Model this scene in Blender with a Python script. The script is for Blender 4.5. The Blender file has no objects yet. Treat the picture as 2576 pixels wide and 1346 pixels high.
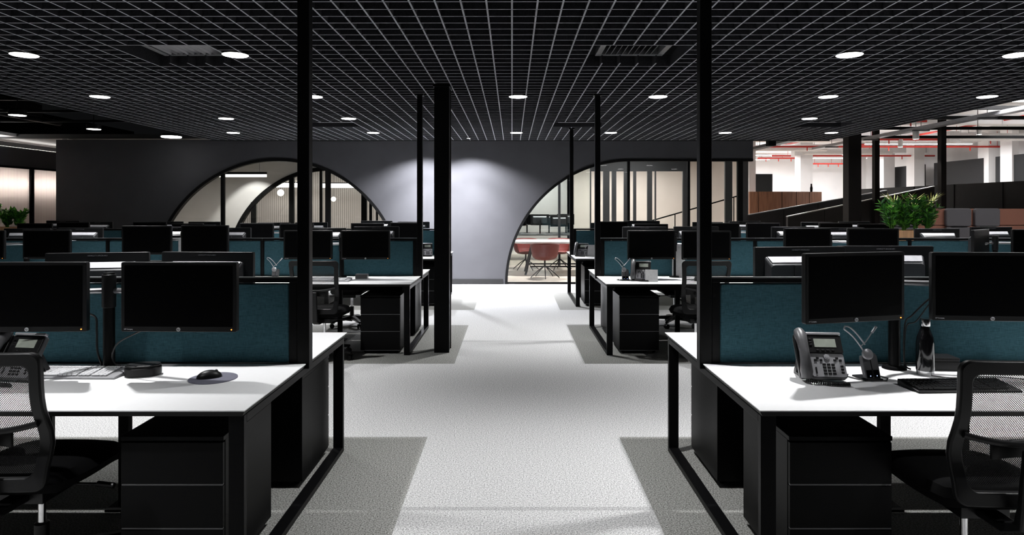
import bpy, bmesh, math, random
from mathutils import Vector, Matrix
random.seed(7)
PI = math.pi
R = math.radians
S = bpy.context.scene
COL = S.collection

# ------------------------------------------------------------------ camera
F = 1680.0
EYE = 1.515
cam_d = bpy.data.cameras.new('camera')
cam = bpy.data.objects.new('camera', cam_d)
COL.objects.link(cam)
cam_d.sensor_width = 36.0
cam_d.lens = F / 2576 * 36
cam_d.shift_y = -153 / 2576
cam_d.clip_start = 0.05
cam_d.clip_end = 200
cam.location = (0, 0, EYE)
cam.rotation_euler = (PI / 2, 0, 0)
S.camera = cam

# ------------------------------------------------------------------ world, exposure
w = bpy.data.worlds.new('world')
S.world = w
w.use_nodes = True
w.node_tree.nodes['Background'].inputs[0].default_value = (0.9, 0.95, 1, 1)
w.node_tree.nodes['Background'].inputs[1].default_value = 0.004
S.view_settings.view_transform = 'Standard'
S.view_settings.look = 'None'
S.view_settings.gamma = 1
S.view_settings.use_curve_mapping = False
S.view_settings.exposure = 0.0
P_DOWN = 305      # watts of one ceiling downlight


def lamp_area(loc, sx, sy, power, color=(1, 1, 1), rot=(0, 0, 0), parent=None, spread=PI, name='lamp'):
    d = bpy.data.lights.new(name, 'AREA')
    d.shape = 'RECTANGLE'
    d.size = sx
    d.size_y = sy
    d.energy = power
    d.color = color
    d.spread = spread
    o = bpy.data.objects.new(name, d)
    COL.objects.link(o)
    o.location = loc
    o.rotation_euler = rot
    o.parent = parent
    return o


def lamp_spot(loc, power, angle=110, blend=0.5, radius=0.08, color=(1, 1, 1), rot=(0, 0, 0), parent=None):
    d = bpy.data.lights.new('lamp', 'SPOT')
    d.energy = power
    d.spot_size = R(angle)
    d.spot_blend = blend
    d.shadow_soft_size = radius
    d.color = color
    o = bpy.data.objects.new('lamp', d)
    COL.objects.link(o)
    o.location = loc
    o.rotation_euler = rot
    o.parent = parent
    return o


def at(px, py, Y):
    return Vector(((px - 1287) * Y / F, Y, EYE + (520 - py) * Y / F))


# ------------------------------------------------------------------ materials
def srgb(r, g, b):
    def c(v):
        v /= 255
        return v / 12.92 if v < 0.04045 else ((v + 0.055) / 1.055) ** 2.4
    return (c(r), c(g), c(b), 1)


MATS = {}


def mat(name, col, rough=0.5, metal=0.0, spec=0.5, vary=0.08, scale=40.0, bump=0.0, emit=None, es=0.0, stretch=None, coat=0.0):
    if name in MATS:
        return MATS[name]
    m = bpy.data.materials.new(name)
    m.use_nodes = True
    nt = m.node_tree
    b = nt.nodes['Principled BSDF']
    tc = nt.nodes.new('ShaderNodeTexCoord')
    n = nt.nodes.new('ShaderNodeTexNoise')
    n.inputs['Scale'].default_value = scale
    n.inputs['Detail'].default_value = 3
    if stretch:
        mp = nt.nodes.new('ShaderNodeMapping')
        mp.inputs['Scale'].default_value = stretch
        nt.links.new(tc.outputs['Object'], mp.inputs[0])
        nt.links.new(mp.outputs[0], n.inputs['Vector'])
    else:
        nt.links.new(tc.outputs['Object'], n.inputs['Vector'])
    r = nt.nodes.new('ShaderNodeValToRGB')
    r.color_ramp.elements[0].position = 0.3
    r.color_ramp.elements[1].position = 0.7
    r.color_ramp.elements[0].color = tuple(c * (1 - vary) for c in col[:3]) + (1,)
    r.color_ramp.elements[1].color = tuple(min(1, c * (1 + vary)) for c in col[:3]) + (1,)
    nt.links.new(n.outputs['Fac'], r.inputs[0])
    nt.links.new(r.outputs[0], b.inputs['Base Color'])
    b.inputs['Roughness'].default_value = rough
    b.inputs['Metallic'].default_value = metal
    b.inputs['Specular IOR Level'].default_value = spec
    b.inputs['Coat Weight'].default_value = coat
    if bump:
        bp = nt.nodes.new('ShaderNodeBump')
        bp.inputs['Strength'].default_value = bump
        bp.inputs['Distance'].default_value = 0.003
        nt.links.new(n.outputs['Fac'], bp.inputs['Height'])
        nt.links.new(bp.outputs[0], b.inputs['Normal'])
    if emit:
        b.inputs['Emission Color'].default_value = emit
        b.inputs['Emission Strength'].default_value = es
    MATS[name] = m
    return m


M_white = mat('white laminate', (0.86, 0.86, 0.87, 1), 0.42, spec=0.35, vary=0.01)
M_edge = mat('black desk edge', (0.008, 0.008, 0.008, 1), 0.45, spec=0.3)
M_black = mat('black powder coat', (0.0035, 0.0035, 0.0038, 1), 0.4, spec=0.09, vary=0.2, scale=400, bump=0.1)
M_blackflat = mat('matt black', (0.003, 0.003, 0.003, 1), 0.7, spec=0.1)
M_plastic = mat('black plastic', (0.006, 0.006, 0.0065, 1), 0.4, spec=0.28, scale=300, bump=0.08)
M_screen = mat('dark screen', (0.0012, 0.0012, 0.0014, 1), 0.35, spec=0.06)
M_back = mat('monitor back shell', (0.025, 0.026, 0.029, 1), 0.42, spec=0.35, scale=200)
M_stripglint = mat('painted downlight glint', (0.36, 0.36, 0.38, 1), 0.35)
M_grey = mat('mid grey plastic', (0.10, 0.10, 0.105, 1), 0.35)
M_silver = mat('silver plastic', (0.42, 0.42, 0.44, 1), 0.3, metal=0.4)
M_alu = mat('brushed aluminium', (0.5, 0.5, 0.52, 1), 0.3, metal=0.9, stretch=(1, 1, 30))
M_chrome = mat('polished steel', (0.75, 0.75, 0.76, 1), 0.15, metal=1.0)
M_pcb = mat('light grey keys', (0.62, 0.62, 0.64, 1), 0.5)
M_kbbase = mat('grey keyboard body', (0.2, 0.2, 0.21, 1), 0.45)
M_lcd = mat('phone display', (0.34, 0.37, 0.32, 1), 0.3)
M_paperglare = mat('white paper and phone glare', (0.8, 0.8, 0.8, 1), 0.7)
M_badge = mat('white badge', (0.55, 0.56, 0.58, 1), 0.4)
M_dimtext = mat('dim lettering', (0.13, 0.13, 0.14, 1), 0.5)
M_amber = mat('amber led', (0.8, 0.3, 0.05, 1), 0.5, emit=(1, 0.35, 0.05, 1), es=2.0)
M_blue = mat('blue led', (0.2, 0.3, 0.9, 1), 0.5, emit=(0.3, 0.4, 1, 1), es=4.0)
M_felt = mat('charcoal felt baffle', (0.022, 0.022, 0.025, 1), 0.95, spec=0.1, scale=90, vary=0.25)
M_feltbounce = mat('felt underside floor bounce', (0.27, 0.27, 0.29, 1), 0.9, spec=0.1, scale=60, vary=0.1)  # floor bounce painted as pale grey on the baffle undersides
M_light = mat('lamp diffuser', (0.9, 0.9, 0.9, 1), 0.5, emit=(1, 0.99, 0.97, 1), es=9.0)
M_lightw = mat('warm lamp diffuser', (0.9, 0.9, 0.9, 1), 0.5, emit=(1, 0.93, 0.82, 1), es=5.0)
M_chairfab = mat('black seat fabric', (0.003, 0.003, 0.0033, 1), 0.9, spec=0.08, scale=500, bump=0.3)
M_bottle = mat('black gloss enamel', (0.006, 0.006, 0.007, 1), 0.12, coat=0.5)
M_pad = mat('grey mouse pad', (0.13, 0.13, 0.17, 1), 0.7)
M_wallgrey = mat('grey plaster wall', (0.05, 0.05, 0.054, 1), 0.85, spec=0.2, scale=3, vary=0.05)
M_walllight = mat('pale grey plaster', (0.52, 0.51, 0.5, 1), 0.8, spec=0.2, scale=3, vary=0.04)
M_beige = mat('warm beige plaster', (0.66, 0.6, 0.55, 1), 0.8, spec=0.2, scale=2, vary=0.04)
M_whitewall = mat('white painted wall', (0.78, 0.78, 0.79, 1), 0.75, spec=0.2, scale=2, vary=0.03)
M_base = mat('dark grey skirting', (0.03, 0.032, 0.035, 1), 0.5)
M_slab = mat('black soffit', (0.008, 0.008, 0.009, 1), 0.9, spec=0.1)
M_redpipe = mat('red sprinkler pipe paint', (0.55, 0.03, 0.02, 1), 0.4)
M_whitemetal = mat('white painted steel', (0.7, 0.7, 0.7, 1), 0.5)
M_rampdark = mat('charcoal ramp cladding', (0.022, 0.020, 0.020, 1), 0.55, spec=0.2, scale=6, vary=0.1)
M_brown = mat('dark brown cladding', (0.006, 0.0045, 0.004, 1), 0.5, spec=0.12, scale=4, vary=0.2)
M_greywall = mat('slate panel', (0.022, 0.023, 0.025, 1), 0.6, spec=0.2)
M_timber = mat('walnut veneer', (0.30, 0.135, 0.075, 1), 0.5, scale=6, vary=0.25, stretch=(6, 6, 0.4))
M_oak = mat('oak veneer', (0.62, 0.36, 0.19, 1), 0.5, scale=6, vary=0.18, stretch=(6, 6, 0.5))
M_woodfloor = mat('pale timber floor', (0.55, 0.47, 0.40, 1), 0.45, scale=5, vary=0.12, stretch=(1, 8, 1))
M_terra = mat('terracotta upholstery', (0.32, 0.145, 0.105, 1), 0.9, spec=0.2, scale=160, vary=0.2, bump=0.3)
M_cushion = mat('grey wool cushion', (0.13, 0.125, 0.135, 1), 0.9, spec=0.2, scale=160, vary=0.25, bump=0.3)
M_redchair = mat('brick red moulded shell', (0.15, 0.026, 0.022, 1), 0.5)
M_leaf = mat('glossy green leaf', (0.11, 0.36, 0.035, 1), 0.3, scale=25, vary=0.5)
M_leaf2 = mat('dark green leaf', (0.035, 0.15, 0.03, 1), 0.28, scale=25, vary=0.4)
M_palm = mat('yellow green palm frond', (0.5, 0.55, 0.18, 1), 0.4, scale=20, vary=0.2)
M_soil = mat('dark soil', (0.02, 0.014, 0.01, 1), 0.95)
M_pinkfloor = M_woodfloor


def fabric_mat():
    m = bpy.data.materials.new('teal woven screen fabric')
    m.use_nodes = True
    nt = m.node_tree
    b = nt.nodes['Principled BSDF']
    tc = nt.nodes.new('ShaderNodeTexCoord')
    outs = []
    for sc in ((60, 60, 900), (900, 900, 60)):
        mp = nt.nodes.new('ShaderNodeMapping')
        mp.inputs['Scale'].default_value = sc
        n = nt.nodes.new('ShaderNodeTexNoise')
        n.inputs['Scale'].default_value = 0.55
        n.inputs['Detail'].default_value = 2
        nt.links.new(tc.outputs['Object'], mp.inputs[0])
        nt.links.new(mp.outputs[0], n.inputs['Vector'])
        outs.append(n.outputs['Fac'])
    a = nt.nodes.new('ShaderNodeMath')
    a.operation = 'ADD'
    nt.links.new(outs[0], a.inputs[0])
    nt.links.new(outs[1], a.inputs[1])
    r = nt.nodes.new('ShaderNodeValToRGB')
    r.color_ramp.elements[0].position = 0.36
    r.color_ramp.elements[1].position = 0.64
    r.color_ramp.elements[0].color = (0.019, 0.056, 0.072, 1)
    r.color_ramp.elements[1].color = (0.048, 0.120, 0.146, 1)
    h = nt.nodes.new('ShaderNodeMath')
    h.operation = 'MULTIPLY'
    h.inputs[1].default_value = 0.5
    nt.links.new(a.outputs[0], h.inputs[0])
    nt.links.new(h.outputs[0], r.inputs[0])
    nt.links.new(r.outputs[0], b.inputs['Base Color'])
    b.inputs['Roughness'].default_value = 0.9
    b.inputs['Specular IOR Level'].default_value = 0.15
    bp = nt.nodes.new('ShaderNodeBump')
    bp.inputs['Strength'].default_value = 0.25
    bp.inputs['Distance'].default_value = 0.002
    nt.links.new(h.outputs[0], bp.inputs['Height'])
    nt.links.new(bp.outputs[0], b.inputs['Normal'])
    return m


M_teal = fabric_mat()


def carpet_mat():
    m = bpy.data.materials.new('speckled grey carpet')
    m.use_nodes = True
    nt = m.node_tree
    b = nt.nodes['Principled BSDF']
    tc = nt.nodes.new('ShaderNodeTexCoord')
    sp = nt.nodes.new('ShaderNodeSeparateXYZ')
    nt.links.new(tc.outputs['Object'], sp.inputs[0])

    def math_(op, a, bb=None, c=None):
        n = nt.nodes.new('ShaderNodeMath')
        n.operation = op
        for i, v in enumerate((a, bb, c)):
            if v is None:
                continue
            if isinstance(v, (int, float)):
                n.inputs[i].default_value = v
            else:
                nt.links.new(v, n.inputs[i])
        return n.outputs[0]
    x, y = sp.outputs[0], sp.outputs[1]
    inx = math_('COMPARE', x, 0.075, 0.63)
    outx = math_('SUBTRACT', 1, inx)
    z = math_('COMPARE', y, 3.365, 1.03)
    z = math_('MAXIMUM', z, math_('COMPARE', y, 7.49, 1.05))
    z = math_('MAXIMUM', z, math_('COMPARE', y, 10.8, 1.0))
    dark = math_('MULTIPLY', z, outx)
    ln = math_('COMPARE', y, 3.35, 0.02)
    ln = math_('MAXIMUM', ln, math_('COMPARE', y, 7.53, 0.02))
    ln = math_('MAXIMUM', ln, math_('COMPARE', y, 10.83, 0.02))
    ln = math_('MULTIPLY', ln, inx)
    n = nt.nodes.new('ShaderNodeTexNoise')
    n.inputs['Scale'].default_value = 130
    n.inputs['Detail'].default_value = 3
    n.inputs['Roughness'].default_value = 0.7
    nt.links.new(tc.outputs['Object'], n.inputs['Vector'])
    n2 = nt.nodes.new('ShaderNodeTexNoise')
    n2.inputs['Scale'].default_value = 1.5
    nt.links.new(tc.outputs['Object'], n2.inputs['Vector'])
    r1 = nt.nodes.new('ShaderNodeValToRGB')
    r1.color_ramp.elements[0].position = 0.34
    r1.color_ramp.elements[1].position = 0.62
    r1.color_ramp.elements[0].color = (0.16, 0.16, 0.16, 1)
    r1.color_ramp.elements[1].color = (0.64, 0.64, 0.64, 1)
    r2 = nt.nodes.new('ShaderNodeValToRGB')
    r2.color_ramp.elements[0].position = 0.36
    r2.color_ramp.elements[1].position = 0.64
    r2.color_ramp.elements[0].color = (0.07, 0.07, 0.066, 1)
    r2.color_ramp.elements[1].color = (0.42, 0.42, 0.40, 1)
    nt.links.new(n.outputs['Fac'], r1.inputs[0])
    nt.links.new(n.outputs['Fac'], r2.inputs[0])
    mx = nt.nodes.new('ShaderNodeMix')
    mx.data_type = 'RGBA'
    nt.links.new(dark, mx.inputs[0])
    nt.links.new(r1.outputs[0], mx.inputs[6])
    nt.links.new(r2.outputs[0], mx.inputs[7])
    mx2 = nt.nodes.new('ShaderNodeMix')
    mx2.data_type = 'RGBA'
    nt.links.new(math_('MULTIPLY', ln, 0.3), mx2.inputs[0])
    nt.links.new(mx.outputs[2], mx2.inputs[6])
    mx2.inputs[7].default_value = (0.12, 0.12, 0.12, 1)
    nt.links.new(mx2.outputs[2], b.inputs['Base Color'])
    b.inputs['Roughness'].default_value = 1
    b.inputs['Specular IOR Level'].default_value = 0.1
    bp = nt.nodes.new('ShaderNodeBump')
    bp.inputs['Strength'].default_value = 0.4
    bp.inputs['Distance'].default_value = 0.004
    nt.links.new(n.outputs['Fac'], bp.inputs['Height'])
    nt.links.new(bp.outputs[0], b.inputs['Normal'])
    return m


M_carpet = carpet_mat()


def glass_mat(name, tint=(0.93, 0.96, 0.95, 1), refl=1.0):
    m = bpy.data.materials.new(name)
    m.use_nodes = True
    nt = m.node_tree
    nt.nodes.remove(nt.nodes['Principled BSDF'])
    out = nt.nodes['Material Output']
    t = nt.nodes.new('ShaderNodeBsdfTransparent')
    t.inputs[0].default_value = tint
    g = nt.nodes.new('ShaderNodeBsdfGlossy')
    g.inputs['Roughness'].default_value = 0.02
    g.inputs[0].default_value = (refl, refl, refl, 1)
    fr = nt.nodes.new('ShaderNodeFresnel')
    fr.inputs[0].default_value = 1.5
    mx = nt.nodes.new('ShaderNodeMixShader')
    nt.links.new(fr.outputs[0], mx.inputs[0])
    nt.links.new(t.outputs[0], mx.inputs[1])
    nt.links.new(g.outputs[0], mx.inputs[2])
    nt.links.new(mx.outputs[0], out.inputs[0])
    return m


M_glass = glass_mat('clear glass')


def poly_mat():
    m = bpy.data.materials.new('fluted polycarbonate')
    m.use_nodes = True
    nt = m.node_tree
    nt.nodes.remove(nt.nodes['Principled BSDF'])
    out = nt.nodes['Material Output']
    tc = nt.nodes.new('ShaderNodeTexCoord')
    wv = nt.nodes.new('ShaderNodeTexWave')
    wv.bands_direction = 'Y'
    wv.inputs['Scale'].default_value = 14
    wv.inputs['Distortion'].default_value = 0.3
    nt.links.new(tc.outputs['Object'], wv.inputs['Vector'])
    r = nt.nodes.new('ShaderNodeValToRGB')
    r.color_ramp.elements[0].color = (0.36, 0.34, 0.33, 1)
    r.color_ramp.elements[1].color = (0.62, 0.58, 0.57, 1)
    nt.links.new(wv.outputs['Fac'], r.inputs[0])
    t = nt.nodes.new('ShaderNodeBsdfTranslucent')
    d = nt.nodes.new('ShaderNodeBsdfDiffuse')
    g = nt.nodes.new('ShaderNodeBsdfGlossy')
    g.inputs['Roughness'].default_value = 0.25
    nt.links.new(r.outputs[0], t.inputs[0])
    nt.links.new(r.outputs[0], d.inputs[0])
    mx = nt.nodes.new('ShaderNodeMixShader')
    mx.inputs[0].default_value = 0.5
    nt.links.new(t.outputs[0], mx.inputs[1])
    nt.links.new(d.outputs[0], mx.inputs[2])
    m2 = nt.nodes.new('ShaderNodeMixShader')
    m2.inputs[0].default_value = 0.15
    nt.links.new(mx.outputs[0], m2.inputs[1])
    nt.links.new(g.outputs[0], m2.inputs[2])
    nt.links.new(m2.outputs[0], out.inputs[0])
    return m


M_poly = poly_mat()


def mesh_mat():
    m = bpy.data.materials.new('black woven chair mesh')
    m.use_nodes = True
    nt = m.node_tree
    b = nt.nodes['Principled BSDF']
    b.inputs['Base Color'].default_value = (0.012, 0.012, 0.012, 1)
    b.inputs['Roughness'].default_value = 0.6
    out = nt.nodes['Material Output']
    tc = nt.nodes.new('ShaderNodeTexCoord')
    sp = nt.nodes.new('ShaderNodeSeparateXYZ')
    nt.links.new(tc.outputs['Object'], sp.inputs[0])

    def math_(op, a, bb=None):
        n = nt.nodes.new('ShaderNodeMath')
        n.operation = op
        for i, v in enumerate((a, bb)):
            if v is None:
                continue
            if isinstance(v, (int, float)):
                n.inputs[i].default_value = v
            else:
                nt.links.new(v, n.inputs[i])
        return n.outputs[0]
    k = 2 * PI / 0.0056
    s = math_('SINE', math_('MULTIPLY', math_('ADD', sp.outputs[0], sp.outputs[2]), k * 0.75))
    c = math_('SINE', math_('MULTIPLY', math_('SUBTRACT', sp.outputs[0], sp.outputs[2]), k * 0.75))
    f = math_('GREATER_THAN', math_('ADD', s, c), 0.1)
    t = nt.nodes.new('ShaderNodeBsdfTransparent')
    mx = nt.nodes.new('ShaderNodeMixShader')
    nt.links.new(f, mx.inputs[0])
    nt.links.new(b.outputs[0], mx.inputs[1])
    nt.links.new(t.outputs[0], mx.inputs[2])
    nt.links.new(mx.outputs[0], out.inputs[0])
    return m


M_mesh = mesh_mat()


def curtain_mat():
    m = bpy.data.materials.new('taupe fluted panelling')
    m.use_nodes = True
    nt = m.node_tree
    b = nt.nodes['Principled BSDF']
    tc = nt.nodes.new('ShaderNodeTexCoord')
    wv = nt.nodes.new('ShaderNodeTexWave')
    wv.inputs['Scale'].default_value = 5
    nt.links.new(tc.outputs['Object'], wv.inputs['Vector'])
    r = nt.nodes.new('ShaderNodeValToRGB')
    r.color_ramp.elements[0].color = (0.13, 0.115, 0.108, 1)
    r.color_ramp.elements[1].color = (0.27, 0.245, 0.235, 1)
    nt.links.new(wv.outputs['Fac'], r.inputs[0])
    nt.links.new(r.outputs[0], b.inputs['Base Color'])
    b.inputs['Roughness'].default_value = 0.6
    return m


M_flute = curtain_mat()


# ------------------------------------------------------------------ mesh builder
class MB:
    def __init__(self, xf=None):
        self.v = []
        self.f = []
        self.m = []
        self.xf = xf

    def add(self, vs, fs, m=0):
        o = len(self.v)
        for p in vs:
            p = Vector(p)
            if self.xf is not None:
                p = self.xf @ p
            self.v.append(p)
        for f in fs:
            self.f.append([o + i for i in f])
            self.m.append(m)

    def box(self, x0, x1, y0, y1, z0, z1, m=0, bot=None):
        if x0 > x1: x0, x1 = x1, x0
        if y0 > y1: y0, y1 = y1, y0
        vs = [(x0, y0, z0), (x1, y0, z0), (x1, y1, z0), (x0, y1, z0), (x0, y0, z1), (x1, y0, z1), (x1, y1, z1), (x0, y1, z1)]
        fs = [(3, 2, 1, 0), (4, 5, 6, 7), (0, 1, 5, 4), (1, 2, 6, 5), (2, 3, 7, 6), (3, 0, 4, 7)]
        self.add(vs, fs, m)
        if bot is not None:
            self.m[-6] = bot
        return self

    def prism(self, poly, axis, a, b, m=0):
        """poly: list of (u,w); axis 'y' => (u,a,w); 'x' => (a,u,w); 'z' => (u,w,a)"""
        def P(u, w_, t):
            return {'x': (t, u, w_), 'y': (u, t, w_), 'z': (u, w_, t)}[axis]
        n = len(poly)
        vs = [P(u, w_, a) for u, w_ in poly] + [P(u, w_, b) for u, w_ in poly]
        fs = [tuple(range(n))[::-1], tuple(range(n, 2 * n))]
        fs += [(i, (i + 1) % n, n + (i + 1) % n, n + i) for i in range(n)]
        self.add(vs, fs, m)
        return self

    def cyl(self, p0, p1, r, n=16, r2=None, m=0, cap=True):
        p0, p1 = Vector(p0), Vector(p1)
        r2 = r if r2 is None else r2
        d = (p1 - p0).normalized()
        u = d.orthogonal().normalized()
        w_ = d.cross(u)
        vs = []
        for p, rr in ((p0, r), (p1, r2)):
            for i in range(n):
                a = 2 * PI * i / n
                vs.append(p + u * math.cos(a) * rr + w_ * math.sin(a) * rr)
        fs = [(i, (i + 1) % n, n + (i + 1) % n, n + i) for i in range(n)]
        if cap:
            fs += [tuple(range(n))[::-1], tuple(range(n, 2 * n))]
        self.add(vs, fs, m)
        return self

    def tube(self, pts, r, n=8, m=0, closed=False):
        pts = [Vector(p) for p in pts]
        L = len(pts)
        rings = []
        u = None
        for i, p in enumerate(pts):
            a = pts[(i - 1) % L] if (closed or i > 0) else p
            b = pts[(i + 1) % L] if (closed or i < L - 1) else p
            d = (b - a).normalized()
            if u is None:
                u = d.orthogonal().normalized()
            else:
                u = (u - d * u.dot(d)).normalized()
            w_ = d.cross(u)
            rr = r[i] if isinstance(r, (list, tuple)) else r
            rings.append([p + (u * math.cos(2 * PI * k / n) + w_ * math.sin(2 * PI * k / n)) * rr for k in range(n)])
        vs = [q for g in rings for q in g]
        fs = []
        for i in range(L if closed else L - 1):
            j = (i + 1) % L
            for k in range(n):
                fs.append((i * n + k, i * n + (k + 1) % n, j * n + (k + 1) % n, j * n + k))
        if not closed:
            fs += [tuple(range(n))[::-1], tuple((L - 1) * n + k for k in range(n))]
        self.add(vs, fs, m)
        return self

    def lathe(self, prof, c=(0, 0, 0), n=24, m=0):
        c = Vector(c)
        vs, fs = [], []
        for r_, z in prof:
            for k in range(n):
                a = 2 * PI * k / n
                vs.append(c + Vector((math.cos(a) * r_, math.sin(a) * r_, z)))
        for i in range(len(prof) - 1):
            for k in range(n):
                fs.append((i * n + k, i * n + (k + 1) % n, (i + 1) * n + (k + 1) % n, (i + 1) * n + k))
        fs += [tuple(range(n))[::-1], tuple((len(prof) - 1) * n + k for k in range(n))]
        self.add(vs, fs, m)
        return self

    def grid(self, fn, nu, nv, m=0):
        vs = [fn(i / nu, j / nv) for j in range(nv + 1) for i in range(nu + 1)]
        fs = [(j * (nu + 1) + i, j * (nu + 1) + i + 1, (j + 1) * (nu + 1) + i + 1, (j + 1) * (nu + 1) + i) for j in range(nv) for i in range(nu)]
        self.add(vs, fs, m)
        return self

    def build(self, name, mats, parent=None, smooth=True, bevel=0, seg=2, solid=0, sub=0, loc=None, rot=None):
        me = bpy.data.meshes.new(name)
        me.from_pydata([tuple(p) for p in self.v], [], self.f)
        if not isinstance(mats, (list, tuple)):
            mats = [mats]
        for mm in mats:
            me.materials.append(mm)
        for p, mi in zip(me.polygons, self.m):
            p.material_index = mi
        if smooth:
            for p in me.polygons:
                p.use_smooth = True
            me.set_sharp_from_angle(angle=R(35))
        me.update()
        o = bpy.data.objects.new(name, me)
        COL.objects.link(o)
        o.parent = parent
        if loc: o.location = loc
        if rot: o.rotation_euler = rot
        if solid:
            s = o.modifiers.new('solid', 'SOLIDIFY')
            s.thickness = solid
            s.offset = 0
        if bevel:
            b = o.modifiers.new('bevel', 'BEVEL')
            b.width = bevel
            b.segments = seg
            b.limit_method = 'ANGLE'
            b.angle_limit = R(40)
        if sub:
            s = o.modifiers.new('sub', 'SUBSURF')
            s.levels = s.render_levels = sub
        return o


def rrect(w_, h, r, n=5, cx=0, cz=0):
    pts = []
    for qx, qz, a0 in ((1, 1, 0), (-1, 1, 90), (-1, -1, 180), (1, -1, 270)):
        for i in range(n + 1):
            a = R(a0 + 90 * i / n)
            pts.append((cx + qx * (w_ / 2 - r) + r * math.cos(a), cz + qz * (h / 2 - r) + r * math.sin(a)))
    return pts


def tag(o, label, cat, group=None, kind=None):
    if label: o['label'] = label
    if cat: o['category'] = cat
    if group: o['group'] = group
    if kind: o['kind'] = kind
    return o


def thing(name, label, cat, loc=(0, 0, 0), rz=0, group=None):
    o = bpy.data.objects.new(name, None)
    o.empty_display_size = 0.1
    COL.objects.link(o)
    o.location = loc
    o.rotation_euler = (0, 0, rz)
    return tag(o, label, cat, group)


def struct(o, label=None):
    o['kind'] = 'structure'
    if label: o['label'] = label
    return o


def dup(root, loc, rz, label, group=None):
    r = root.copy()
    COL.objects.link(r)
    r.location = loc
    r.rotation_euler = (0, 0, rz)
    r['label'] = label
    if group: r['group'] = group
    for ch in list(root.children):
        c = ch.copy()
        COL.objects.link(c)
        c.parent = r
        for g in list(ch.children):
            d = g.copy()
            COL.objects.link(d)
            d.parent = c
    return r


class Proto:
    """first placing moves the prototype itself, later ones copy it"""
    def __init__(self, root):
        self.root = root
        self.used = False

    def place(self, loc, rz, label, group=None):
        if not self.used:
            self.used = True
            r = self.root
            r.location = loc
            r.rotation_euler = (0, 0, rz)
            r['label'] = label
            if group: r['group'] = group
            return r
        return dup(self.root, loc, rz, label, group)


def text_mesh(name, s, size, material, parent, loc, rot, extrude=0.0004):
    cu = bpy.data.curves.new(name, 'FONT')
    cu.body = s
    cu.size = size
    cu.extrude = extrude
    cu.align_x = 'CENTER'
    cu.align_y = 'CENTER'
    tmp = bpy.data.objects.new(name + '_tmp', cu)
    COL.objects.link(tmp)
    dg = bpy.context.evaluated_depsgraph_get()
    me = bpy.data.meshes.new_from_object(tmp.evaluated_get(dg))
    bpy.data.objects.remove(tmp)
    me.materials.clear()
    me.materials.append(material)
    o = bpy.data.objects.new(name, me)
    COL.objects.link(o)
    o.parent = parent
    o.location = loc
    o.rotation_euler = rot
    return o


ORD = ['first', 'second', 'third', 'fourth', 'fifth', 'sixth', 'seventh', 'eighth']

# ------------------------------------------------------------------ setting
WY = 13.05          # back wall
CZ = 2.79           # underside of lattice ceiling
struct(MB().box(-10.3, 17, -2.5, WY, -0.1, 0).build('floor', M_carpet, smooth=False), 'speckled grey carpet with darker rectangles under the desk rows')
struct(MB().box(-10.3, 17, WY, 28.2, -0.1, 0).build('floor', M_woodfloor, smooth=False), 'pale floor of the rooms behind the arched wall')

# lattice ceiling with square openings for air diffusers
P = 0.16
HOLES = [(-3.2, -2.4, 5.32, 5.96), (0.64, 1.44, 5.32, 5.96), (-3.2, -2.4, 10.08, 10.72), (0.64, 1.44, 10.08, 10.72), (4.48, 5.28, 10.08, 10.72), (4.48, 5.28, 5.32, 5.96)]
lat = MB()
t = 0.006
GX0, GX1, GY0, GY1 = -36, 38, -8, 80       # in cells


def inhole(x, y):
    return any(a + 0.01 < x < b - 0.01 and c + 0.01 < y < d - 0.01 for a, b, c, d in HOLES)


ZT = CZ + 0.105
for i in range(GX0, GX1 + 1):
    x = i * P
    run = None
    for j in range(GY0, GY1):
        y = j * P
        blocked = inhole(x, y + P / 2)
        brk = (j + (i // 6) * 3) % 9 == 0
        if not blocked and run is None:
            run = y
        if run is not None and (blocked or brk):
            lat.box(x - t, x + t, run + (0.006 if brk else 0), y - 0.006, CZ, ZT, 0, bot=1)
            run = None if blocked else y
    if run is not None:
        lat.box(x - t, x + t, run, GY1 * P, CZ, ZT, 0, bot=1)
for j in range(GY0, GY1 + 1):
    y = j * P
    run = None
    for i in range(GX0, GX1):
        x = i * P
        blocked = inhole(x + P / 2, y)
        if not blocked and run is None:
            run = x
        if run is not None and blocked:
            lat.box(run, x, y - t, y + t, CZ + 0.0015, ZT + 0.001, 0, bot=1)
            run = None
    if run is not None:
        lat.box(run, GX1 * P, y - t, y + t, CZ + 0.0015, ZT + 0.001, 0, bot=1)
struct(lat.build('ceiling', [M_felt, M_feltbounce], smooth=False), 'suspended black felt lattice ceiling of square cells')
struct(MB().box(-10.4, 6.15, -2.5, WY + 0.16, 3.55, 3.65).build('ceiling', M_slab, smooth=False), 'black painted soffit above the lattice')
struct(MB().box(-10.4, 4.9, WY + 0.16, 28.2, 2.86, 2.95).build('ceiling', M_base, smooth=False), 'dark ceiling of the rooms behind the arched wall')
struct(MB().box(4.9, 17, WY + 0.16, 28.2, 3.72, 3.82).build('ceiling', M_whitewall, smooth=False), 'white painted soffit of the hall on the right')
struct(MB().box(6.15, 17, -2.5, WY + 0.16, 3.72, 3.82).build('ceiling', M_whitewall, smooth=False), 'white painted soffit over the lounge on the right')
# edge angle of the lattice along the wall
struct(MB().box(-5.8, 6.1, 12.82, 12.86, CZ - 0.01, CZ + 0.11).build('trim_1', M_blackflat, smooth=False), 'black edge trim closing the lattice ceiling')

# arched back wall
WX0, WX1, WT = -8.91, 4.71, 2.825
AC1, AR1 = -4.59, 2.46
AC2, AR2 = 2.315, 2.447


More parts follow.
